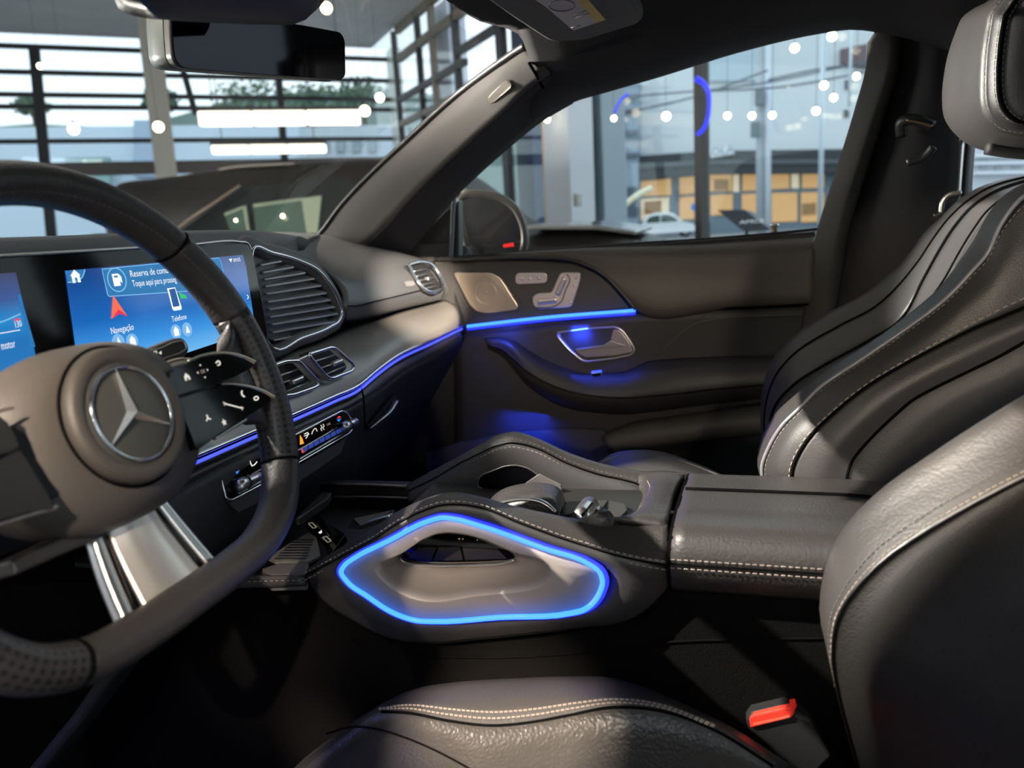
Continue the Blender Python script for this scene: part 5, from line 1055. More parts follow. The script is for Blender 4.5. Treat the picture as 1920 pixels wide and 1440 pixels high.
e3 = at3([(914, 654, 1.55), (940, 668, 1.55), (968, 700, 1.54), (985, 720, 1.53), (1020, 745, 1.52), (1055, 762, 1.515), (1092, 770, 1.51), (1130, 774, 1.51), (1175, 776, 1.51), (1215, 772, 1.51), (1240, 769, 1.51), (1330, 757, 1.51), (1500, 740, 1.51)])
patch('armrest', [e0, e1, e2, e3, [p + V((0, .05, -.01)) for p in e3]], LEAF, dr, N=50, sub=5, thick=.01)
sweep('armrest_seam', [p + V((0, -.002, 0)) for p in e2], .0012, SEAM, dr, n=6); stitches('armrest_stitching', [p + V((0, -.002, .0045)) for p in e2], STID, dr)
plate('window_switch', at3([(1108, 700, 1.50), (1128, 698, 1.50), (1128, 706, 1.50), (1112, 708, 1.50)]), V((0, .006, .004)), CHR, dr, bev=.001)
# inner handle in its bowl
hb = roundpoly(ats([(1045, 624), (1100, 616), (1154, 613), (1168, 620), (1185, 645), (1190, 657), (1185, 665), (1152, 672), (1100, 678), (1090, 675), (1068, 657), (1046, 632)], 1.541), .006, 3)
sweep('handle_frame', hb, .0022, SAT, dr, n=8, closed=True, sub=1)
hc = sum(hb, V()) / len(hb)
rows_ = [[hc + (p - hc) * .97 for p in hb], [hc + (p - hc) * .90 + V((0, .016, 0)) for p in hb], [hc + (p - hc) * .70 + V((0, .024, 0)) for p in hb], [hc + (p - hc) * .05 + V((0, .026, 0)) for p in hb]]
n_ = len(hb); vs = [p for r in rows_ for p in r]; fs = [(i * n_ + j, i * n_ + (j + 1) % n_, (i + 1) * n_ + (j + 1) % n_, (i + 1) * n_ + j) for i in range(3) for j in range(n_)]
BOWL = mat('bowl_silver', (.40, .40, .44), .4, metal=.3)
frompy('handle_bowl', vs, fs, BOWL, dr)
LEV = mat('lever_silver', (.60, .53, .55), .3, metal=.9)
plate('handle_lever', roundpoly(ats([(1078, 656), (1132, 649), (1145, 640), (1150, 618), (1163, 621), (1182, 646), (1186, 660), (1150, 667), (1098, 670), (1086, 664)], 1.537), .003, 3), V((0, .006, 0)), LEV, dr, bev=.002, seg=3)
plate('lever_edge', ats([(1078, 655), (1132, 647), (1144, 639), (1172, 648), (1150, 652), (1080, 658)], 1.534), V((0, .003, 0)), SAT, dr, bev=.001)
# lower door trim and map pocket
w0 = at3([(1130, 822, 1.50), (1180, 802, 1.50), (1260, 790, 1.50), (1350, 776, 1.50), (1440, 762, 1.50)])
w1 = at3([(1136, 834, 1.485), (1180, 820, 1.48), (1260, 808, 1.48), (1350, 795, 1.48), (1440, 782, 1.48)])
w2 = at3([(1150, 848, 1.48), (1190, 840, 1.48), (1260, 828, 1.48), (1350, 816, 1.48), (1440, 804, 1.48)])
patch('pocket_rim', [[p + V((0, .05, 0)) for p in w0], w0, w1, w2, [p + V((0, .06, -.01)) for p in w2]], mat('pocket_grey', (.085, .075, .066), .55, grain=900, bump=.2), dr, N=30, sub=4, thick=.008)
plate('map_pocket', ats([(800, 850), (860, 830), (960, 812), (1060, 804), (1130, 806), (1148, 822), (1140, 900), (800, 960)], 1.53), V((0, .01, 0)), mat('pocket_lining', (.05, .05, .055), .8), dr)
# window frame of the door: front quarter trim and channel
plate('mirror_triangle', ats([(752, 500), (765, 470), (805, 425), (835, 395), (860, 375), (860, 484)], 1.565), V((0, .03, 0)), PLA, dr, bev=.003)
sweep('glass_channel', ats([(846, 482), (848, 440), (850, 392), (853, 366)], 1.556), .008, mat('channel_grey', (.10, .11, .11), .5), dr, rb=.004, n=8)
# outside mirror
om = thing('door_mirror', 'outside door mirror in a dark shell seen through the passenger window', 'mirror', at(930, 470, 1.85))
ho_ = [(863, 385), (866, 372), (876, 365), (902, 364), (940, 372), (963, 388), (977, 412), (984, 440), (983, 462), (972, 482), (900, 492), (880, 470), (868, 425)]
hp_ = cr(ats(ho_, 1.85), 4, True); hc_ = sum(hp_, V()) / len(hp_)
rows_ = [hp_, [hc_ + (p - hc_) * 1.03 + V((-.02, .03, 0)) for p in hp_], [hc_ + (p - hc_) * .9 + V((-.06, .07, 0)) for p in hp_], [hc_ + (p - hc_) * .5 + V((-.09, .10, 0)) for p in hp_], [hc_ + (p - hc_) * .05 + V((-.095, .105, 0)) for p in hp_]]
n_ = len(hp_); vs = [p for r in rows_ for p in r]; fs = [(i * n_ + j, i * n_ + (j + 1) % n_, (i + 1) * n_ + (j + 1) % n_, (i + 1) * n_ + j) for i in range(4) for j in range(n_)]
frompy('mirror_shell', vs, fs, mat('mirror_paint', (.09, .085, .08), .25, coat=.6), om)
sweep('mirror_rim', [p for p in hp_], .010, mat('rim_brown', (.12, .10, .08), .35), om, n=8, closed=True, sub=1)
gp = [hc_ + (p - hc_) * .93 + V((0, -.004, 0)) for p in hp_]
mgl = plate('mirror_glass', gp, V((0, .003, 0)), mat('mirror_glass_grey', (.55, .52, .52), .08, metal=.95), om)
plate('lamp_or_reflection', ats([(943, 459), (962, 455), (963, 462), (944, 464)], 1.843), V((0, .001, 0)), emis('reflected_red', (1, .03, .03), 1.0), mgl)  # glowing red plate stands in for a tail light reflected in the mirror
sweep('mirror_foot', [at(880, 478, 1.82), at(870, 482, 1.72), at(862, 480, 1.62)], .025, PLA, om)
# ================================================================== showroom
C0 = V((-6.8, 14.5, 0)); FD = V((-.75, -.66, 0)).normalized(); RDR = V((.66, -.75, 0)).normalized()
TILE = mat('showroom_floor', (.30, .30, .30), .25, noise=.1, nscale=1.5)
CEIL = mat('showroom_ceiling', (.80, .79, .78), .8, noise=.15, nscale=2)
fpoly = [C0 + FD * 20 , C0, C0 + RDR * 22, V((12, -16, 0)), V((-16, -16, 0))]
f_ = plate('floor', [V((p.x, p.y, 0)) for p in fpoly], V((0, 0, -.1)), TILE); struct(f_)
c_ = plate('ceiling', [V((p.x, p.y, 4.75)) for p in fpoly], V((0, 0, .2)), CEIL); struct(c_)
bw_ = plate('wall_back', [V((-16, -16, 0)), V((12, -16, 0)), V((12, -16, 4.75)), V((-16, -16, 4.75))], V((0, -.2, 0)), mat('wall_paint', (.30, .29, .28), .8)); struct(bw_)
gr = plate('ground', [V((-160, -60, -.12)), V((160, -60, -.12)), V((160, 160, -.12)), V((-160, 160, -.12))], V((0, 0, -.1)), mat('asphalt', (.22, .23, .24), .8, noise=.15, nscale=1)); struct(gr)
MUL = mat('mullion', (.035, .036, .038), .5); MULB = mat('mullion_bronze', (.22, .18, .13), .5); CLM = mat('column_cream', (.80, .72, .60), .6); CLG = mat('column_grey', (.36, .42, .48), .6)
def onplane(px, py, p0, d):                        # pixel -> point on the vertical plane through p0 along d
    return atp(px, py, V((p0.x, p0.y, 1.2)), V((d.y, -d.x, 0)))
# front facade
ff = thing('front_facade', 'tall glazed showroom front seen through the windscreen', 'glass wall', C0 + FD * 7)
NF = V((FD.y, -FD.x, 0))
def bar(name, a, b, wd, m, par, dep=.10):
    u = (b - a).normalized(); s = u.cross(V((0, 0, 1)))
    if s.length < .3: s = FD
    return box(name, (a + b) / 2, ((b - a).length, wd, dep), m, par, axes=(u, u.cross(NF).normalized(), NF))
for yl, yr in ((107, 112), (153, 152), (187, 187), (214, 206), (276, 260)):
    a, b = onplane(-120, yl + (yl - yr) * .16, C0, FD), onplane(735, yr, C0, FD)
    zz = b.z
    bar('rail', V((a.x, a.y, zz)), V((b.x, b.y, zz)), .07, MUL, ff)
a, b = onplane(-120, 330, C0, FD), onplane(735, 305, C0, FD)
bar('rail', V((a.x, a.y, b.z)), b, .22, mat('rail_brown', (.16, .13, .12), .6), ff)
for p, q, wd, m in (((64, 90), (97, 445), .16, MUL), ((518, 90), (534, 310), .12, MUL)):
    bar('post', onplane(*p, C0, FD), onplane(*q, C0, FD), wd, m, ff, .14)
bar('post', onplane(-60, 90, C0, FD), onplane(-25, 445, C0, FD), .16, MUL, ff, .14)
bar('brace', onplane(337, 110, C0, FD), onplane(367, 215, C0, FD), .10, MUL, ff)
gp_ = [C0, C0 + FD * 18]
gl = plate('window_3', [gp_[0] + V((0, 0, .05)), gp_[1] + V((0, 0, .05)), gp_[1] + V((0, 0, 4.75)), gp_[0] + V((0, 0, 4.75))], NF * .012, GLASS); struct(gl)
def column(name, label, px0, px1, ytop, ybot, p0, d, m, dep=.4):
    t, b = onplane((px0[0] + px1[0]) / 2, ytop, p0, d), onplane((px0[1] + px1[1]) / 2, ybot, p0, d)
    wd = (onplane(px1[1], ybot, p0, d) - onplane(px0[1], ybot, p0, d)).length
    t = V((t.x, t.y, min(t.z, 4.75))) if t.z > 4.75 else t
    k = thing(name, label, 'column', V((b.x, b.y, 0)))
    u = (t - V((b.x, b.y, 0))).normalized()
    bb = V((b.x, b.y, 0)); tt = V((t.x, t.y, 4.7))
    w2 = d * wd / 2; n2 = V((d.y, -d.x, 0)) * dep / 2
    P = [bb - w2 - n2, bb + w2 - n2, bb + w2 + n2, bb - w2 + n2]; plate('shaft', P, tt - bb, m, k, bev=.01)
    plate('base', [V((0, 0, 0)) + p + (p - bb) * .12 for p in P], V((0, 0, .12)), m, k, bev=.01)
    return k
C1 = C0 + FD * .0 - V((.4, .9, 0))
column('leaning_column', 'slightly leaning cream column in front of the glazed showroom front', (262, 285), (294, 325), 40, 330, C0 - V((1.2, 3.2, 0)), FD, CLM, .25)
column('corner_column', 'grey cream column at the corner where the two glazed walls meet', (722, 738), (746, 756), 60, 290, C0 - V((.1, .3, 0)), FD, mat('column_corner', (.75, .71, .64), .6), .35)
# right facade
rf = thing('side_facade', 'glazed side wall of the showroom with many small panes', 'glass wall', C0 + RDR * 5)
NR = V((RDR.y, -RDR.x, 0))
def bar2(name, a, b, wd, m, par, dep=.10):
    u = (b - a).normalized(); return box(name, (a + b) / 2, ((b - a).length, wd, dep), m, par, axes=(u, u.cross(NR).normalized(), NR))
for (x0, y0, x1, y1, m, wd) in ((748, 115, 870, 12, MULB, .12), (748, 186, 872, 118, MUL, .09), (752, 240, 870, 168, MULB, .09), (856, 94, 990, 22, MUL, .09), (744, 60, 820, -12, MULB, .12)):
    a, b = onplane(x0, y0, C0, RDR), onplane(x1, y1, C0, RDR); zz = (a.z + b.z) / 2
    bar2('rail', V((a.x, a.y, zz)), V((b.x, b.y, zz)), wd, m, rf)
for (x0, y0, x1, y1, m, wd) in ((783, 20, 797, 240, MUL, .07), (808, 0, 822, 215, MULB, .09), (855, 10, 862, 175, MUL, .09), (940, 40, 944, 120, MUL, .09), (748, 110, 756, 280, MUL, .06)):
    a, b = onplane(x0, y0, C0, RDR), onplane(x1, y1, C0, RDR); bar2('post', V((b.x, b.y, 0)), V((b.x, b.y, 4.7)), wd, m, rf)
for (x0, wd, m) in ((955, .05, MUL), (1095, .07, MUL), (1317, .085, mat('mullion_taupe', (.06, .055, .05), .5)), (1790, .09, MUL)):
    b = onplane(x0, 400, C0, RDR); bar2('post', V((b.x, b.y, 0)), V((b.x, b.y, 4.7)), wd, m, rf)
a = onplane(1170, 100, C0, RDR)
gl2 = plate('window_4', [C0 + V((0, 0, .05)), C0 + RDR * 20 + V((0, 0, .05)), C0 + RDR * 20 + V((0, 0, 4.75)), C0 + V((0, 0, 4.75))], NR * .012, GLASS); struct(gl2)
column('grey_column', 'pale grey column with a white call point beside the passenger window', (1040, 1045), (1090, 1092), 180, 420, C0 - V((.15, .15, 0)), RDR, mat('column_pale', (.78, .82, .88), .6), .3)
column('steel_column', 'blue-grey steel column with a yellow foot behind the passenger window', (1098, 1104), (1152, 1154), 180, 420, C0 + NR * -.2, RDR, CLG, .3)
column('timber_column', 'narrow tan column beside the pale grey column', (1028, 1031), (1040, 1043), 200, 420, C0 - V((.2, .2, 0)), RDR, mat('column_tan', (.85, .66, .42), .6), .15)
column('navy_column', 'dark navy column left of the tan one outside the passenger window', (980, 984), (1012, 1014), 250, 400, C0 - V((-.2, -.2, 0)), RDR, mat('column_navy', (.03, .05, .12), .5), .2)
column('lilac_column', 'broad lilac-grey column high in the right corner of the windscreen', (820, 824), (854, 862), 60, 200, C0 - V((-.2, -.3, 0)), RDR, mat('column_lilac', (.70, .72, .84), .6), .3)
yf = plate('yellow_guard', [onplane(1100, 400, C0 + NR * .1, RDR), onplane(1108, 400, C0 + NR * .1, RDR), onplane(1109, 425, C0 + NR * .1, RDR), onplane(1101, 425, C0 + NR * .1, RDR)], -NR * .03, mat('yellow_paint', (.75, .55, .08), .5)); tag(yf, 'small yellow corner guard at the foot of the steel column', 'guard')
cpt = thing('call_point', 'small white call point box on the pale grey column', 'call point', onplane(1083, 375, C0 - V((.45, .40, 0)), RDR))
box('case', onplane(1083, 375, C0 - V((.45, .42, 0)), RDR), (.09, .06, .12), mat('case_white', (.62, .62, .60), .5), cpt, axes=(RDR, NR, V((0, 0, 1))), bev=.01)
# spot lamps reflected in the glass, built as glowing beads on added rods
LMP = emis('reflected_warm', (1, .86, .62), 9); LCASE = mat('lamp_case', (.05, .05, .05), .5)
def spot(px, py, D, label, r=.045):
    p = atd(px, py, D); k = thing('lamp_reflection', label, 'lamp', p, 'spot lamp reflections in the showroom glass')
    sweep('added_rod', [p + V((0, 0, r)), V((p.x, p.y, 4.74))], .0015, LCASE, k, sub=2, n=6) if p.z < 4.7 else None
    blob('glow_bead', p, (r * 2, r * 2, r * 2), LMP, k, e=2, n=12, k=8)
    lathe('cap', p + V((0, 0, r * .85)), (0, 0, 1), [(r * .3, 0), (r * .25, r * .5), (r * .1, r * .6)], LCASE, k, 10)
for px, py, D, r, lab in ((612, 15, 7, .05, 'warm lamp reflection high beside the rear view mirror'), (712, 183, 9, .05, 'warm lamp reflection by the corner column, upper of a close pair'), (684, 208, 9, .06, 'warm lamp reflection at the end of the bright linear light'),
    (297, 238, 7.5, .05, 'warm lamp reflection in front of the leaning column'), (138, 242, 8, .055, 'warm lamp reflection left of the leaning column above the wheel rim'), (75, 124, 8, .03, 'dim lamp reflection on the far-left window post'),
    (1490, 90, 5.2, .028, 'warm lamp reflection near the top of the passenger window, lower of two'), (1560, 68, 5.2, .03, 'warm lamp reflection at the top corner of the passenger window'), (1545, 160, 5.2, .026, 'warm lamp reflection on the pale mast, upper of two'),
    (1563, 183, 5.2, .024, 'warm lamp reflection just right of the pale mast'), (1530, 208, 5.2, .025, 'warm lamp reflection on the pale mast, lower of two'), (1364, 217, 5.5, .024, 'warm lamp reflection right of the dark window post, first of a row'),
    (1410, 217, 5.5, .024, 'warm lamp reflection left of the utility pole, second of a row'), (1448, 216, 5.5, .024, 'warm lamp reflection right of the utility pole, third of a row'), (1249, 218, 5.5, .030, 'bright warm lamp reflection left of the dark window post'),
    (1151, 222, 6, .022, 'small lamp reflection beside the steel column'), (1606, 143, 5.0, .022, 'lamp reflection at the right edge of the passenger window'), (896, 297, 8, .03, 'small warm lamp reflection low on the navy column side')):
    if px == 896: px, py = 1026, 224
    spot(px, py, D, lab, r)
TUBE = emis('tube_light', (1, .93, .78), 2.6)
def linear(p0, p1, n, label, h, D0, D1):
    a, b = atd(*p0, D0), atd(*p1, D1); k = thing('linear_light', label, 'light', (a + b) / 2, 'hanging linear lights')
    u = (b - a).normalized(); L = (b - a).length
    for i in range(n):
        c = a.lerp(b, (i + .5) / n); box('tube', c, (L / n * .97, .10, h), TUBE, k, axes=(u, u.cross(V((0, 0, 1))).normalized(), V((0, 0, 1))), bev=.02)
    box('housing', (a + b) / 2 + V((0, 0, h * .6)), (L, .08, .04), LCASE, k, axes=(u, u.cross(V((0, 0, 1))).normalized(), V((0, 0, 1))))
    for t in (.1, .9):
        c = a.lerp(b, t); sweep('hanger', [c + V((0, 0, h * .6)), V((c.x, c.y, 4.74))], .006, LCASE, k, n=5, sub=2)
linear((372, 223), (676, 220), 3, 'bright long linear light hanging beyond the windscreen', .17, 9, 9)
linear((397, 281), (612, 278), 3, 'dimmer lower linear light just above the dark car roof', .12, 10.2, 10.2)
# blue neon ring against the side glass
nr = thing('neon_ring', 'broken blue neon ring hanging at the dark window post', 'neon light', atd(1320, 200, 6))
NEO = emis('neon_blue', (.03, .04, 1), 1.5)
sweep('neon_arc', [atd(a, b, 6) for a, b in [(1304, 147), (1318, 155), (1328, 172), (1330, 195), (1327, 222), (1318, 243), (1308, 252)]], .014, NEO, nr, n=8, taper=lambda t: 1.7 - 1.4 * t if t < .5 else .9 + .3 * t)
sweep('neon_arc', [atd(a, b, 6) for a, b in [(1152, 212), (1158, 198), (1166, 185), (1178, 176)]], .008, NEO, nr, n=8)
sweep('neon_hanger', [atd(1304, 147, 6), V((atd(1304, 147, 6).x, atd(1304, 147, 6).y, 4.74))], .004, LCASE, nr, n=5, sub=2)
# ================================================================== cars around
def make_car(root, org, fwd, L, H, Wd, body, glassm, kind='suv', hood=.62, zt_=.93):
    fwd = V(fwd).normalized(); sd = fwd.cross(V((0, 0, 1))); o = V(org)
    def P(l, s, z): return o + fwd * (l * L) + sd * (s * Wd / 2) + V((0, 0, z * H))
    lower = [(-.5, .28), (-.5, .52), (-.47, .60), (.18, .62), (.36, .58), (.47, .50), (.5, .40), (.5, .22), (-.48, .18)] if kind != 'hood' else [(-.5, .28), (-.5, .55), (-.47, .64), (.10, .66), (.30, .645), (.44, .57), (.5, .45), (.5, .22), (-.48, .18)]
    rows = []
    for s, k in ((-1, .93), (-.97, 1), (-.6, 1.015), (0, 1.03), (.6, 1.015), (.97, 1), (1, .93)):
        rows.append([P(l, s, .4 + (z - .4) * k) for l, z in lower])
    vs = [p for r in rows for p in r]; n = len(lower)
    fs = [(i * n + j, i * n + (j + 1) % n, (i + 1) * n + (j + 1) % n, (i + 1) * n + j) for i in range(len(rows) - 1) for j in range(n)] + [tuple(range(n)), tuple(range((len(rows) - 1) * n, len(rows) * n))[::-1]]
    ob = frompy('car_body', vs, fs, body, root); bevel(ob, .05, 3, 25)
    gh = [(-.46, .60), (-.36, .90), (-.22, .985), (.0, .99), (.10, .94), (.30, .61)]
    t = lambda z: 1 - .28 * max(0, z - .6) / .4
    rows = [[P(l, s * t(z), z) for l, z in gh] for s in (-.95, -.6, 0, .6, .95)]
    vs = [p for r in rows for p in r]; n = len(gh)
    fs = [(i * n + j, i * n + j + 1, (i + 1) * n + j + 1, (i + 1) * n + j) for i in range(4) for j in range(n - 1)] + [tuple(range(n)), tuple(range(4 * n, 5 * n))[::-1]]
    ob = frompy('cabin', vs, fs, body, root); bevel(ob, .06, 3, 20)
    for s in (-1, 1):
        for q in ([(-.40, .63), (-.33, zt_ - .06), (-.22, zt_ - .01), (-.13, zt_), (-.13, .63)], [(-.11, .63), (-.11, zt_), (.0, zt_ - .01), (.08, zt_ - .06), (.24, .63)]):
            pl = plate('side_window', [P(l, s * (t(z) * .95 + .006), z) for l, z in q], sd * (.01 * s), glassm, root)
    plate('windscreen', [P(.115, -.70, .90), P(.115, .70, .90), P(.285, .82, .64), P(.285, -.82, .64)], (fwd * .5 + V((0, 0, .5))) * .02, glassm, root)
    plate('rear_window', [P(-.372, -.68, .88), P(-.372, .68, .88), P(-.455, .8, .64), P(-.455, -.8, .64)], (-fwd * .5 + V((0, 0, .5))) * .02, glassm, root)
    TY, RM = MATS.get('tyre') or mat('tyre', (.015, .015, .015), .8), MATS.get('wheel_rim') or mat('wheel_rim', (.35, .35, .36), .3, metal=.9)
    for l in (-.32, .33):
        for s in (-1, 1):
            c = P(l, s * .86, 0) + V((0, 0, .19 * H)); r = .19 * H
            wh = lathe('wheel', c, sd * s, [(r * .6, -.08), (r, -.07), (r, .07), (r * .68, .10), (r * .62, .06)], TY, root, 24)
            lathe('wheel_rim', c + sd * s * .06, sd * s, [(r * .6, 0), (r * .5, .03), (r * .1, .04)], RM, wh, 16)
    for s in (-1, 1):
        plate('headlight', [P(.455, s * .55, .53), P(.48, s * .9, .50), P(.485, s * .9, .44), P(.47, s * .55, .47)], fwd * .02, RM, root)
        plate('tail_light', [P(-.503, s * .55, .55), P(-.50, s * .92, .55), P(-.503, s * .92, .50), P(-.503, s * .55, .50)], -fwd * .02, MATS.get('tail_red') or mat('tail_red', (.5, .02, .02), .3), root)
        blob('wing_mirror', P(.19, s * 1.08, .66), (.14, .22, .14), body, root, axes=(fwd, sd, V((0, 0, 1))))
CGL = mat('car_glass', (.03, .05, .042), .1, spec=.25); PBLK = mat('paint_black', (.015, .013, .011), .4, spec=.2); PGRY = mat('bonnet_reflection_grey', (.26, .25, .235), .22, metal=.5, coat=1); PWHT = mat('paint_white', (.72, .74, .75), .3, coat=.5)
dc = thing('dark_car', 'long dark sport utility car parked alongside, seen through windscreen and side window', 'car', V((-2.9, 6.4, 0)))
YN = 5.5
def zat(px, py, Y): return at(px, py, Y)
def section(X, zr, zb, w=0.0):
    a = [(YN + .10 + w, .30), (YN + w, .55), (YN + w, .85), (YN + .03 + w, zb), (YN + .10 + w, zb + .03), (YN + .24 + w, zb + (zr - zb) * .7), (YN + .36 + w, zr - .03), (YN + .55, zr), (YN + .95, zr + .02)]
    return [V((X, y, z)) for y, z in a] + [V((X, 2 * (YN + .95) - y, z)) for y, z in a[-2::-1]]
stn = []
for px, py in ((225, 345), (290, 334), (350, 325), (430, 315), (500, 308), (620, 301), (730, 298), (800, 309)):
    p = at(px, py, YN + .45); stn.append((p.x, p.z))
rows = [section(stn[0][0] - .10, .62, .58, .12), section(stn[0][0] - .06, 1.05, .98, .06)] + [section(x, z, 1.06) for x, z in stn]
for px, py in ((850, 340), (900, 378), (955, 420)):
    p = at(px, py, YN + .45); rows.append(section(p.x, p.z, min(1.06, p.z - .06)))
for x, z in ((-1.35, 1.16), (-1.0, 1.14), (-.72, 1.07), (-.50, .92)): rows.append(section(x, z, min(1.03, z - .05), .02))
rows.append(section(-.40, .75, .66, .10)); rows.append(section(-.37, .5, .45, .16))
patch('car_body', [list(r) for r in zip(*rows)], PBLK, dc, N=70, sub=3, thick=0)
def win(l, m, nm='side_window', off=0): return plate(nm, [at(a, b, YN + .045 + off + max(0, (436 - b)) * .0021) for a, b in l], V((0, .012, .004)), m, dc)
TINT = mat('car_tint', (.010, .013, .012), .12, spec=.3); GRN = mat('car_window_green', (.055, .095, .070), .12, spec=.4); PAL = mat('reflection_pale', (.26, .30, .21), .5)  # green tint and pale strips put showroom reflections into the window colours
win([(335, 436), (452, 350), (640, 332), (690, 345), (650, 436)], TINT, 'window_surround', .012)
for l, pl in (([(420, 400), (462, 383), (471, 438), (433, 438)], [(455, 389), (461, 386), (468, 436), (463, 437)]), ([(474, 383), (605, 366), (597, 438), (480, 438)], [(565, 372), (602, 367), (595, 437), (575, 437)])):
    g_ = win(l, GRN, 'side_window', -.004); win(pl, PAL, 'pale_reflection', -.008)
win([(474, 383), (566, 371), (566, 376), (475, 389)], PAL, 'pale_reflection', -.008); win([(420, 400), (456, 386), (456, 391), (422, 405)], PAL, 'pale_reflection', -.008)
for a, b, r_ in ((530, 405, .016), (442, 413, .012)): blob('reflected_lamp', at(a, b, YN + .08), (r_ * 2, .03, r_ * 2), LMP, dc, e=2, n=12, k=8)  # lamp reflections in the car glass, built as small glowing blobs
sweep('sill_trim', [at(332, 430, YN + .02), at(360, 408, YN + .06), at(395, 385, YN + .10), at(450, 348, YN + .18)], .012, mat('trim_bronze', (.35, .28, .2), .35, metal=.8), dc, n=6)
sweep('roof_rail', [at(a, b, YN + .36) for a, b in ((410, 318), (440, 313), (500, 309), (560, 306))], .02, mat('rail_dark', (.10, .09, .08), .4, metal=.5), dc, n=6)
sweep('pillar_trim', [at(a, b, YN + .25) for a, b in ((862, 352), (905, 388), (958, 428))], .022, mat('pillar_gloss', (.45, .40, .33), .25, metal=.8), dc, n=8)
TYR = mat('tyre', (.015, .015, .015), .8)
for x in (-4.45, -1.35):
    wh = lathe('wheel', V((x, YN + .13, .37)), (0, -1, 0), [(.22, -.1), (.37, -.09), (.37, .09), (.25, .12), (.2, .06)], TYR, dc, 24); lathe('wheel_rim', V((x, YN + .05, .37)), (0, -1, 0), [(.23, 0), (.2, .03), (.05, .04)], mat('wheel_rim', (.35, .35, .36), .3, metal=.9) if 'wheel_rim' not in MATS else MATS['wheel_rim'], wh, 16)
hdp = plate('bonnet', [V((-1.5, YN + .15, 1.175)), V((-.98, YN + .12, 1.15)), V((-.70, YN + .2, 1.09)), V((-.66, YN + .95, 1.11)), V((-.98, YN + .95, 1.175)), V((-1.5, YN + .95, 1.20))], V((0, 0, .03)), PGRY, dc, bev=.008)  # grey colour stands in for reflections on the dark bonnet
k = thing('white_car', 'white car parked by the shop windows across the street', 'car', atz(1250, 440, -.1))
make_car(k, V((atd(1250, 425, 50).x, atd(1250, 425, 50).y, -.1)), (1, .15, 0), 3.5, 1.6, 1.7, PWHT, CGL)
k = thing('pale_car', 'pale car half hidden behind the passenger window sill', 'car', atd(1495, 425, 40))
make_car(k, V((atd(1508, 425, 60).x, atd(1508, 425, 60).y - 5, -.1)), (1, .1, 0), 4.2, 1.45, 1.7, mat('paint_pale', (.60, .66, .72), .3, coat=.5), CGL)
rc = thing('red_car', 'dark red car tip under the steering wheel rim beyond the dashboard', 'car', atd(190, 440, 7))
make_car(rc, V((atd(185, 452, 13).x, atd(185, 452, 13).y, 0)), (-.75, -.66, 0), 4.3, 1.45, 1.8, mat('paint_red', (.10, .012, .015), .2, coat=1), CGL)
# ================================================================== street
YB = 58.0
WALL = mat('building_white', (.62, .66, .68), .8, noise=.06, nscale=.3); CAN = mat('canopy_dark', (.035, .04, .046), .7); FRM = mat('shop_frame', (.16, .22, .27), .6)
SHOP = mat('shop_light', (.35, .2, .1), .6, emit=(1, .58, .24), estr=.52, noise=.2, nscale=2); SHOPP = mat('shop_light_pale', (.4, .35, .28), .6, emit=(.95, .78, .55), estr=.6)
bl_ = thing('shop_building', 'white building with dark canopy and warm lit shop windows across the street', 'building', at(1400, 430, YB))
def fac(name, l, m, dy=0, dep=.4, par=bl_): return plate(name, [at(a, b, YB + dy) for a, b in l], V((0, dep, 0)), m, par)
fac('upper_wall', [(1196, 60), (1640, 20), (1640, 290), (1196, 292)], WALL, 0, 8)
for q in ([(1330, 60), (1440, 55), (1440, 150), (1330, 152)],): fac('upper_block', q, mat('block_blue', (.46, .56, .62), .8), -.3, .3)
fac('canopy', [(1190, 293), (1330, 283), (1640, 278), (1640, 324), (1330, 326), (1190, 340)], CAN, -1.2, 1.4)
fac('canopy_line', [(1196, 306), (1330, 300), (1640, 298), (1640, 306), (1330, 308), (1196, 316)], mat('canopy_line', (.09, .10, .115), .6), -1.3, .1)
fac('shop_back', [(1190, 330), (1640, 318), (1640, 445), (1190, 445)], FRM, .2, .4)
for q, m in (([(1197, 336), (1258, 332), (1258, 366), (1197, 368)], SHOP), ([(1274, 331), (1305, 329), (1305, 362), (1274, 365)], SHOP), ([(1330, 325), (1372, 324), (1372, 358), (1330, 359)], SHOP), ([(1374, 325), (1386, 325), (1386, 360), (1374, 360)], SHOPP), ([(1392, 325), (1420, 324), (1420, 357), (1392, 358)], SHOP),
    ([(1446, 326), (1480, 325), (1480, 353), (1446, 355)], SHOP), ([(1484, 326), (1498, 326), (1498, 353), (1484, 353)], SHOPP), ([(1504, 324), (1545, 323), (1545, 352), (1504, 353)], SHOP),
    ([(1197, 374), (1254, 370), (1254, 412), (1197, 414)], SHOPP), ([(1274, 370), (1305, 368), (1305, 410), (1274, 412)], SHOP), ([(1332, 366), (1374, 364), (1374, 402), (1332, 404)], SHOP), ([(1391, 364), (1418, 363), (1418, 402), (1391, 403)], SHOP), ([(1447, 362), (1495, 361), (1495, 415), (1447, 417)], SHOP), ([(1502, 361), (1545, 360), (1545, 415), (1502, 417)], SHOP)):
    fac('shop_window', q, m, .05, .2)
for q in ([(1339, 336), (1366, 336), (1366, 356), (1339, 357)], [(1208, 378), (1240, 376), (1240, 400), (1208, 402)], [(1504, 382), (1530, 380), (1530, 402), (1504, 404)]):
    fac('shop_display', q, mat('display_brown', (.12, .08, .05), .7, emit=(.40, .22, .08), estr=.5), -.05, .1)
fac('shop_sign', [(1329, 279), (1372, 272), (1378, 288), (1333, 296)], mat('sign_white', (.70, .74, .78), .6), -1.5, .2)
sgn = text('sign_letters', 'OLA', at(1334, 292, YB - 1.55), V((1, 0, .06)), V((0, 0, 1)), mat('sign_grey', (.30, .33, .38), .6), bl_, width=1.5, height=.75)
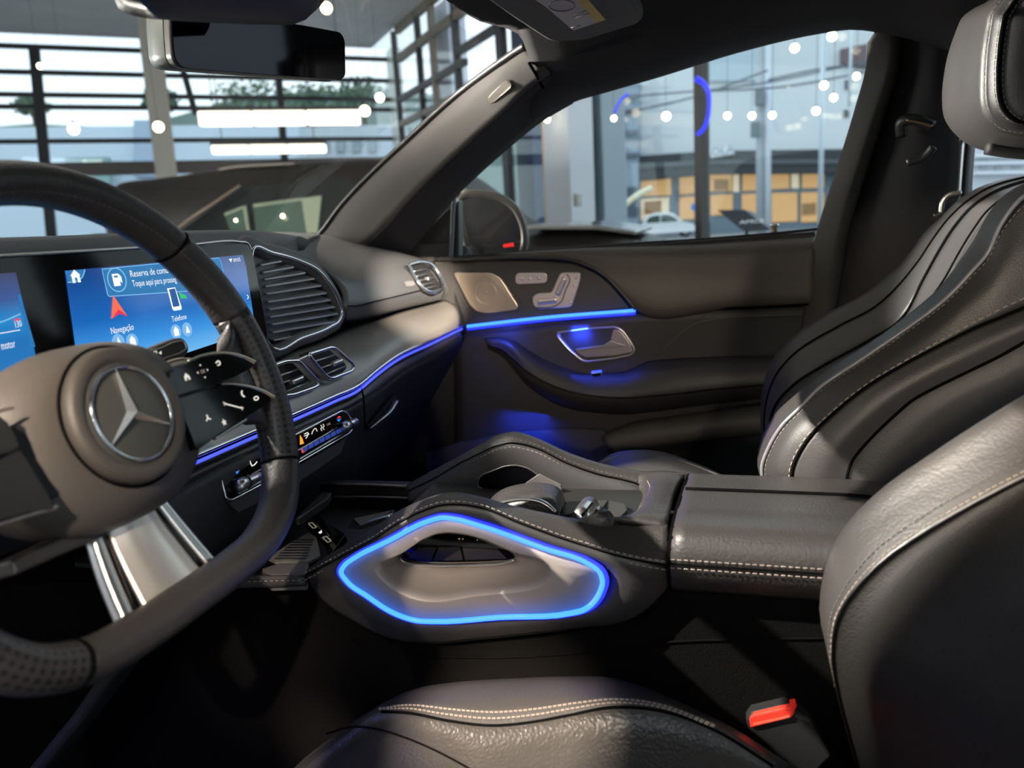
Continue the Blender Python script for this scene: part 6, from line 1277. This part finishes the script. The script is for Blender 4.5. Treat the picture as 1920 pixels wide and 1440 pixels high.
for q in ([(1584, 150), (1592, 150), (1592, 168), (1584, 168)], [(1582, 206), (1592, 206), (1592, 220), (1582, 220)]): fac('upper_window', q, mat('window_dark', (.05, .06, .07), .3), -.1, .1)
fac('roof_box', [(1576, 92), (1626, 82), (1626, 128), (1576, 118)], mat('roof_maroon', (.16, .11, .12), .7), -.4, .4)
fac('left_wall', [(1148, 150), (1196, 150), (1196, 420), (1148, 420)], mat('wall_slate', (.26, .33, .40), .8), -2, 2)
for y in (178, 205, 245, 288): fac('left_ledge', [(1148, y), (1196, y - 2), (1196, y + 5), (1148, y + 8)], mat('ledge_dark', (.12, .15, .19), .8), -2.3, .4)
fac('left_shutter', [(1152, 352), (1194, 350), (1194, 405), (1152, 405)], mat('shutter_navy', (.07, .09, .12), .7), -2.2, .2)
bs = thing('blue_sign', 'round blue shop sign left of the dark window post', 'sign', at(1303, 388, YB - 3))
lathe('disc', at(1303, 388, YB - 3), (0, -1, 0), [(.28, 0), (.28, .08), (.05, .09)], emis('sign_blue', (.05, .25, .9), .7), bs, 20); sweep('post', [at(1303, 395, YB - 3), V((at(1303, 388, YB - 3).x, YB - 3, -.1))], .04, CAN, bs, sub=2)
brd = thing('notice_board', 'black leaning board with white lettering outside the passenger window', 'board', atd(1395, 415, 7))
BP = [atd(a, b, 9) for a, b in [(1345, 394), (1396, 393), (1420, 412), (1442, 428), (1392, 432)]]
plate('board_face', BP, V((.1, .3, -.03)), mat('board_black', (.02, .022, .03), .5), brd)
bu = (atd(1427, 415, 9) - atd(1388, 418, 9)).normalized()
text('board_letters', 'AMCE', atd(1386, 420, 8.9), bu, V((.12, 0, 1)), mat('letter_white', (.75, .78, .80), .6, emit=(.7, .75, .8), estr=.5), brd, width=.29, height=.055)
sweep('board_prop', [atd(1400, 425, 9.2), V((atd(1400, 425, 9.2).x, atd(1400, 425, 9.2).y, 0))], .02, CAN, brd, sub=2)
POLE = mat('pole_grey', (.42, .45, .48), .7)
up = thing('utility_pole', 'grey utility pole with transformer boxes across the street', 'pole', at(1430, 430, 40))
sweep('shaft', [at(1428, 60, 40), at(1428, 445, 40)], .26, POLE, up, sub=2, n=12)
sweep('pipe', [at(1440, 60, 39.6), at(1440, 445, 39.6)], .14, mat('pipe_pale', (.58, .63, .68), .6), up, sub=2, n=10)
for (x, y, h) in ((1424, 183, 24), (1416, 243, 22)): box('transformer', at(x, y, 39.5), (.42, .4, .70), mat('transformer_dark', (.13, .17, .19), .6), up, bev=.05)
ms = thing('pale_mast', 'thin pale mast near the right edge of the passenger window', 'pole', at(1540, 430, 14))
sweep('shaft', [at(1545, 40, 14), at(1537, 420, 14)], .040, mat('mast_pale', (.66, .74, .80), .5), ms, sub=2, n=10)
sweep('shaft', [at(1597, 40, 14), at(1592, 200, 14)], .022, MATS['mast_pale'], ms, sub=2, n=10)
for (x0, y0, x1, y1, s, D_, lab_) in ((1150, 215, 1440, 132, 10, 38, 'lowest overhead cable, ending at the utility pole'), (1196, 180, 1640, 112, 12, 37, 'long overhead cable crossing the whole passenger window'), (1310, 172, 1640, 132, 10, 36, 'overhead cable starting at the dark window post'), (1440, 150, 1640, 120, -6, 35, 'short overhead cable arching right of the utility pole')):
    k = sweep('overhead_cable', [at(x0, y0, D_), at((x0 + x1) / 2, (y0 + y1) / 2 + s, D_), at(x1, y1, D_)], .045, mat('cable', (.10, .12, .14), .7) if 'cable' not in MATS else MATS['cable'], None, n=6)
    tag(k, lab_, 'cable', 'overhead cables across the street')
ba = thing('barrier_arm', 'pale barrier arm slanting beside the steel column', 'barrier', atd(1180, 380, 20))
sweep('arm', [atd(1157, 398, 20), atd(1195, 366, 20), atd(1222, 352, 20)], .075, mat('arm_cream', (.80, .72, .50), .5), ba, n=10); sweep('post', [atd(1157, 398, 20), V((atd(1157, 398, 20).x, atd(1157, 398, 20).y, -.1))], .05, CAN, ba, sub=2)
# low buildings, kerb, trees seen beyond the front facade
lb_ = thing('low_building', 'long pale blue building beyond the glazed showroom front', 'building', atd(300, 300, 40))
def fb(name, l, m, D, par, dep=2): return plate(name, [atd(a, b, D) for a, b in l], cz * -dep, m, par)
PB = mat('wall_paleblue', (.52, .61, .70), .8)
fb('wall', [(-120, 240), (280, 236), (560, 232), (560, 480), (-120, 480)], PB, 45, lb_); fb('band', [(250, 225), (290, 225), (290, 330), (250, 330)], mat('band_blue', (.34, .43, .55), .8), 44.5, lb_, .4)
fb('sign_panel', [(122, 296), (203, 294), (206, 345), (126, 345)], mat('panel_teal', (.22, .34, .34), .7), 44, lb_, .3); fb('sign_text', [(155, 299), (190, 299), (190, 308), (155, 308)], emis('sign_pale', (.8, .95, .95), .9), 43.8, lb_, .1)
gb = thing('grey_building', 'grey building with dark windows at the right of the windscreen view', 'building', atd(640, 290, 60))
fb('wall', [(540, 240), (760, 232), (760, 460), (540, 460)], mat('wall_grey2', (.48, .53, .57), .8), 60, gb)
for x in (570, 600, 630, 660, 690): fb('window', [(x, 262), (x + 16, 261), (x + 16, 285), (x, 286)], mat('pane_grey', (.25, .30, .34), .4) if x == 570 else MATS['pane_grey'], 59.8, gb, .1)
hl = fb('hillside', [(-300, 300), (-120, 245), (60, 232), (240, 240), (340, 215), (420, 190), (520, 176), (640, 170), (760, 172), (960, 190), (1100, 240), (1160, 440), (-300, 460)], mat('hill_green', (.16, .22, .20), .9, noise=.3, nscale=.15), 110, None, 6); struct(hl, 'wooded hillside far behind the buildings')
ab = thing('apartment_block', 'pale apartment block glimpsed under the passenger headrest', 'building', atd(1880, 330, 45))
fb('wall', [(1780, 250), (2040, 246), (2040, 420), (1780, 420)], mat('wall_apartment', (.40, .43, .46), .8), 45, ab)
for q in ([(1838, 296), (1853, 296), (1853, 318), (1838, 318)], [(1866, 312), (1880, 311), (1880, 319), (1866, 320)], [(1898, 308), (1914, 307), (1914, 314), (1898, 315)]): fb('window', q, MATS['pane_grey'], 44.9, ab, .1)
for y in (290, 304, 322): fb('balcony', [(1830, y), (2020, y - 3), (2020, y + 1), (1830, y + 4)], mat('balcony_white', (.66, .70, .74), .7) if y == 290 else MATS['balcony_white'], 44.6, ab, .4)
def tree(px, py, D, wpx, hpx, label):
    c = atd(px, py, D); s = D / FPX; k = thing('tree', label, 'tree', V((c.x, c.y, -.1)), 'trees beyond the showroom front')
    sweep('trunk', [V((c.x, c.y, -.1)), c], .012 * D * .2, mat('bark', (.08, .06, .05), .9) if 'bark' not in MATS else MATS['bark'], k, n=8, sub=3)
    rnd = random.Random(px); LF = MATS.get('foliage') or mat('foliage', (.09, .15, .09), .9)
    vs, fs = [], []
    for i in range(420):
        d = V((rnd.gauss(0, 1), rnd.gauss(0, 1), rnd.gauss(0, 1))).normalized() * (rnd.random() ** .4)
        p = c + V((d.x * wpx * s / 2, d.y * wpx * s / 2, d.z * hpx * s / 2)); a = V((rnd.uniform(-1, 1), rnd.uniform(-1, 1), rnd.uniform(-1, 1))).normalized() * s * 5; b = a.orthogonal().normalized() * s * 3
        q = len(vs); vs += [p - a, p + b, p + a, p - b]; fs.append((q, q + 1, q + 2, q + 3))
    o = frompy('crown', vs, fs, LF, k, False); o['kind'] = 'stuff'
for D_, (px, py, w_, h_, lab) in zip((62, 70, 82, 95, 74), ((300, 188, 70, 46, 'small dark tree beside the leaning column'), (470, 182, 150, 60, 'broad green tree left of the linear lights'), (585, 184, 130, 56, 'green tree above the bright linear light'), (680, 176, 110, 60, 'green tree near the corner column'), (60, 200, 70, 30, 'small bare tree at the left window post'))):
    tree(px, py, D_, w_, h_, lab)
# ================================================================== lamps of the car itself
def blue(name, loc, tgt, e, s=.03): return light(name, 'AREA', loc, tgt, e, BLUE, s)
blue('ambient_lamp', at(980, 814, 1.497), at(985, 842, 1.535), .30, .11)
blue('ambient_lamp', at(935, 616, 1.505), at(935, 650, 1.53), .13)
blue('ambient_lamp', at(1130, 682, 1.51), at(1140, 715, 1.50), .07, .10)
blue('ambient_lamp', at(1085, 626, 1.532), at(1095, 640, 1.58), .16, .035)
blue('footwell_lamp', V((-.75, 1.15, .80)), V((-.7, 1.15, .45)), .35, .06)
blue('footwell_lamp', V((-.72, .35, .72)), V((-.6, .35, .43)), .6, .06)
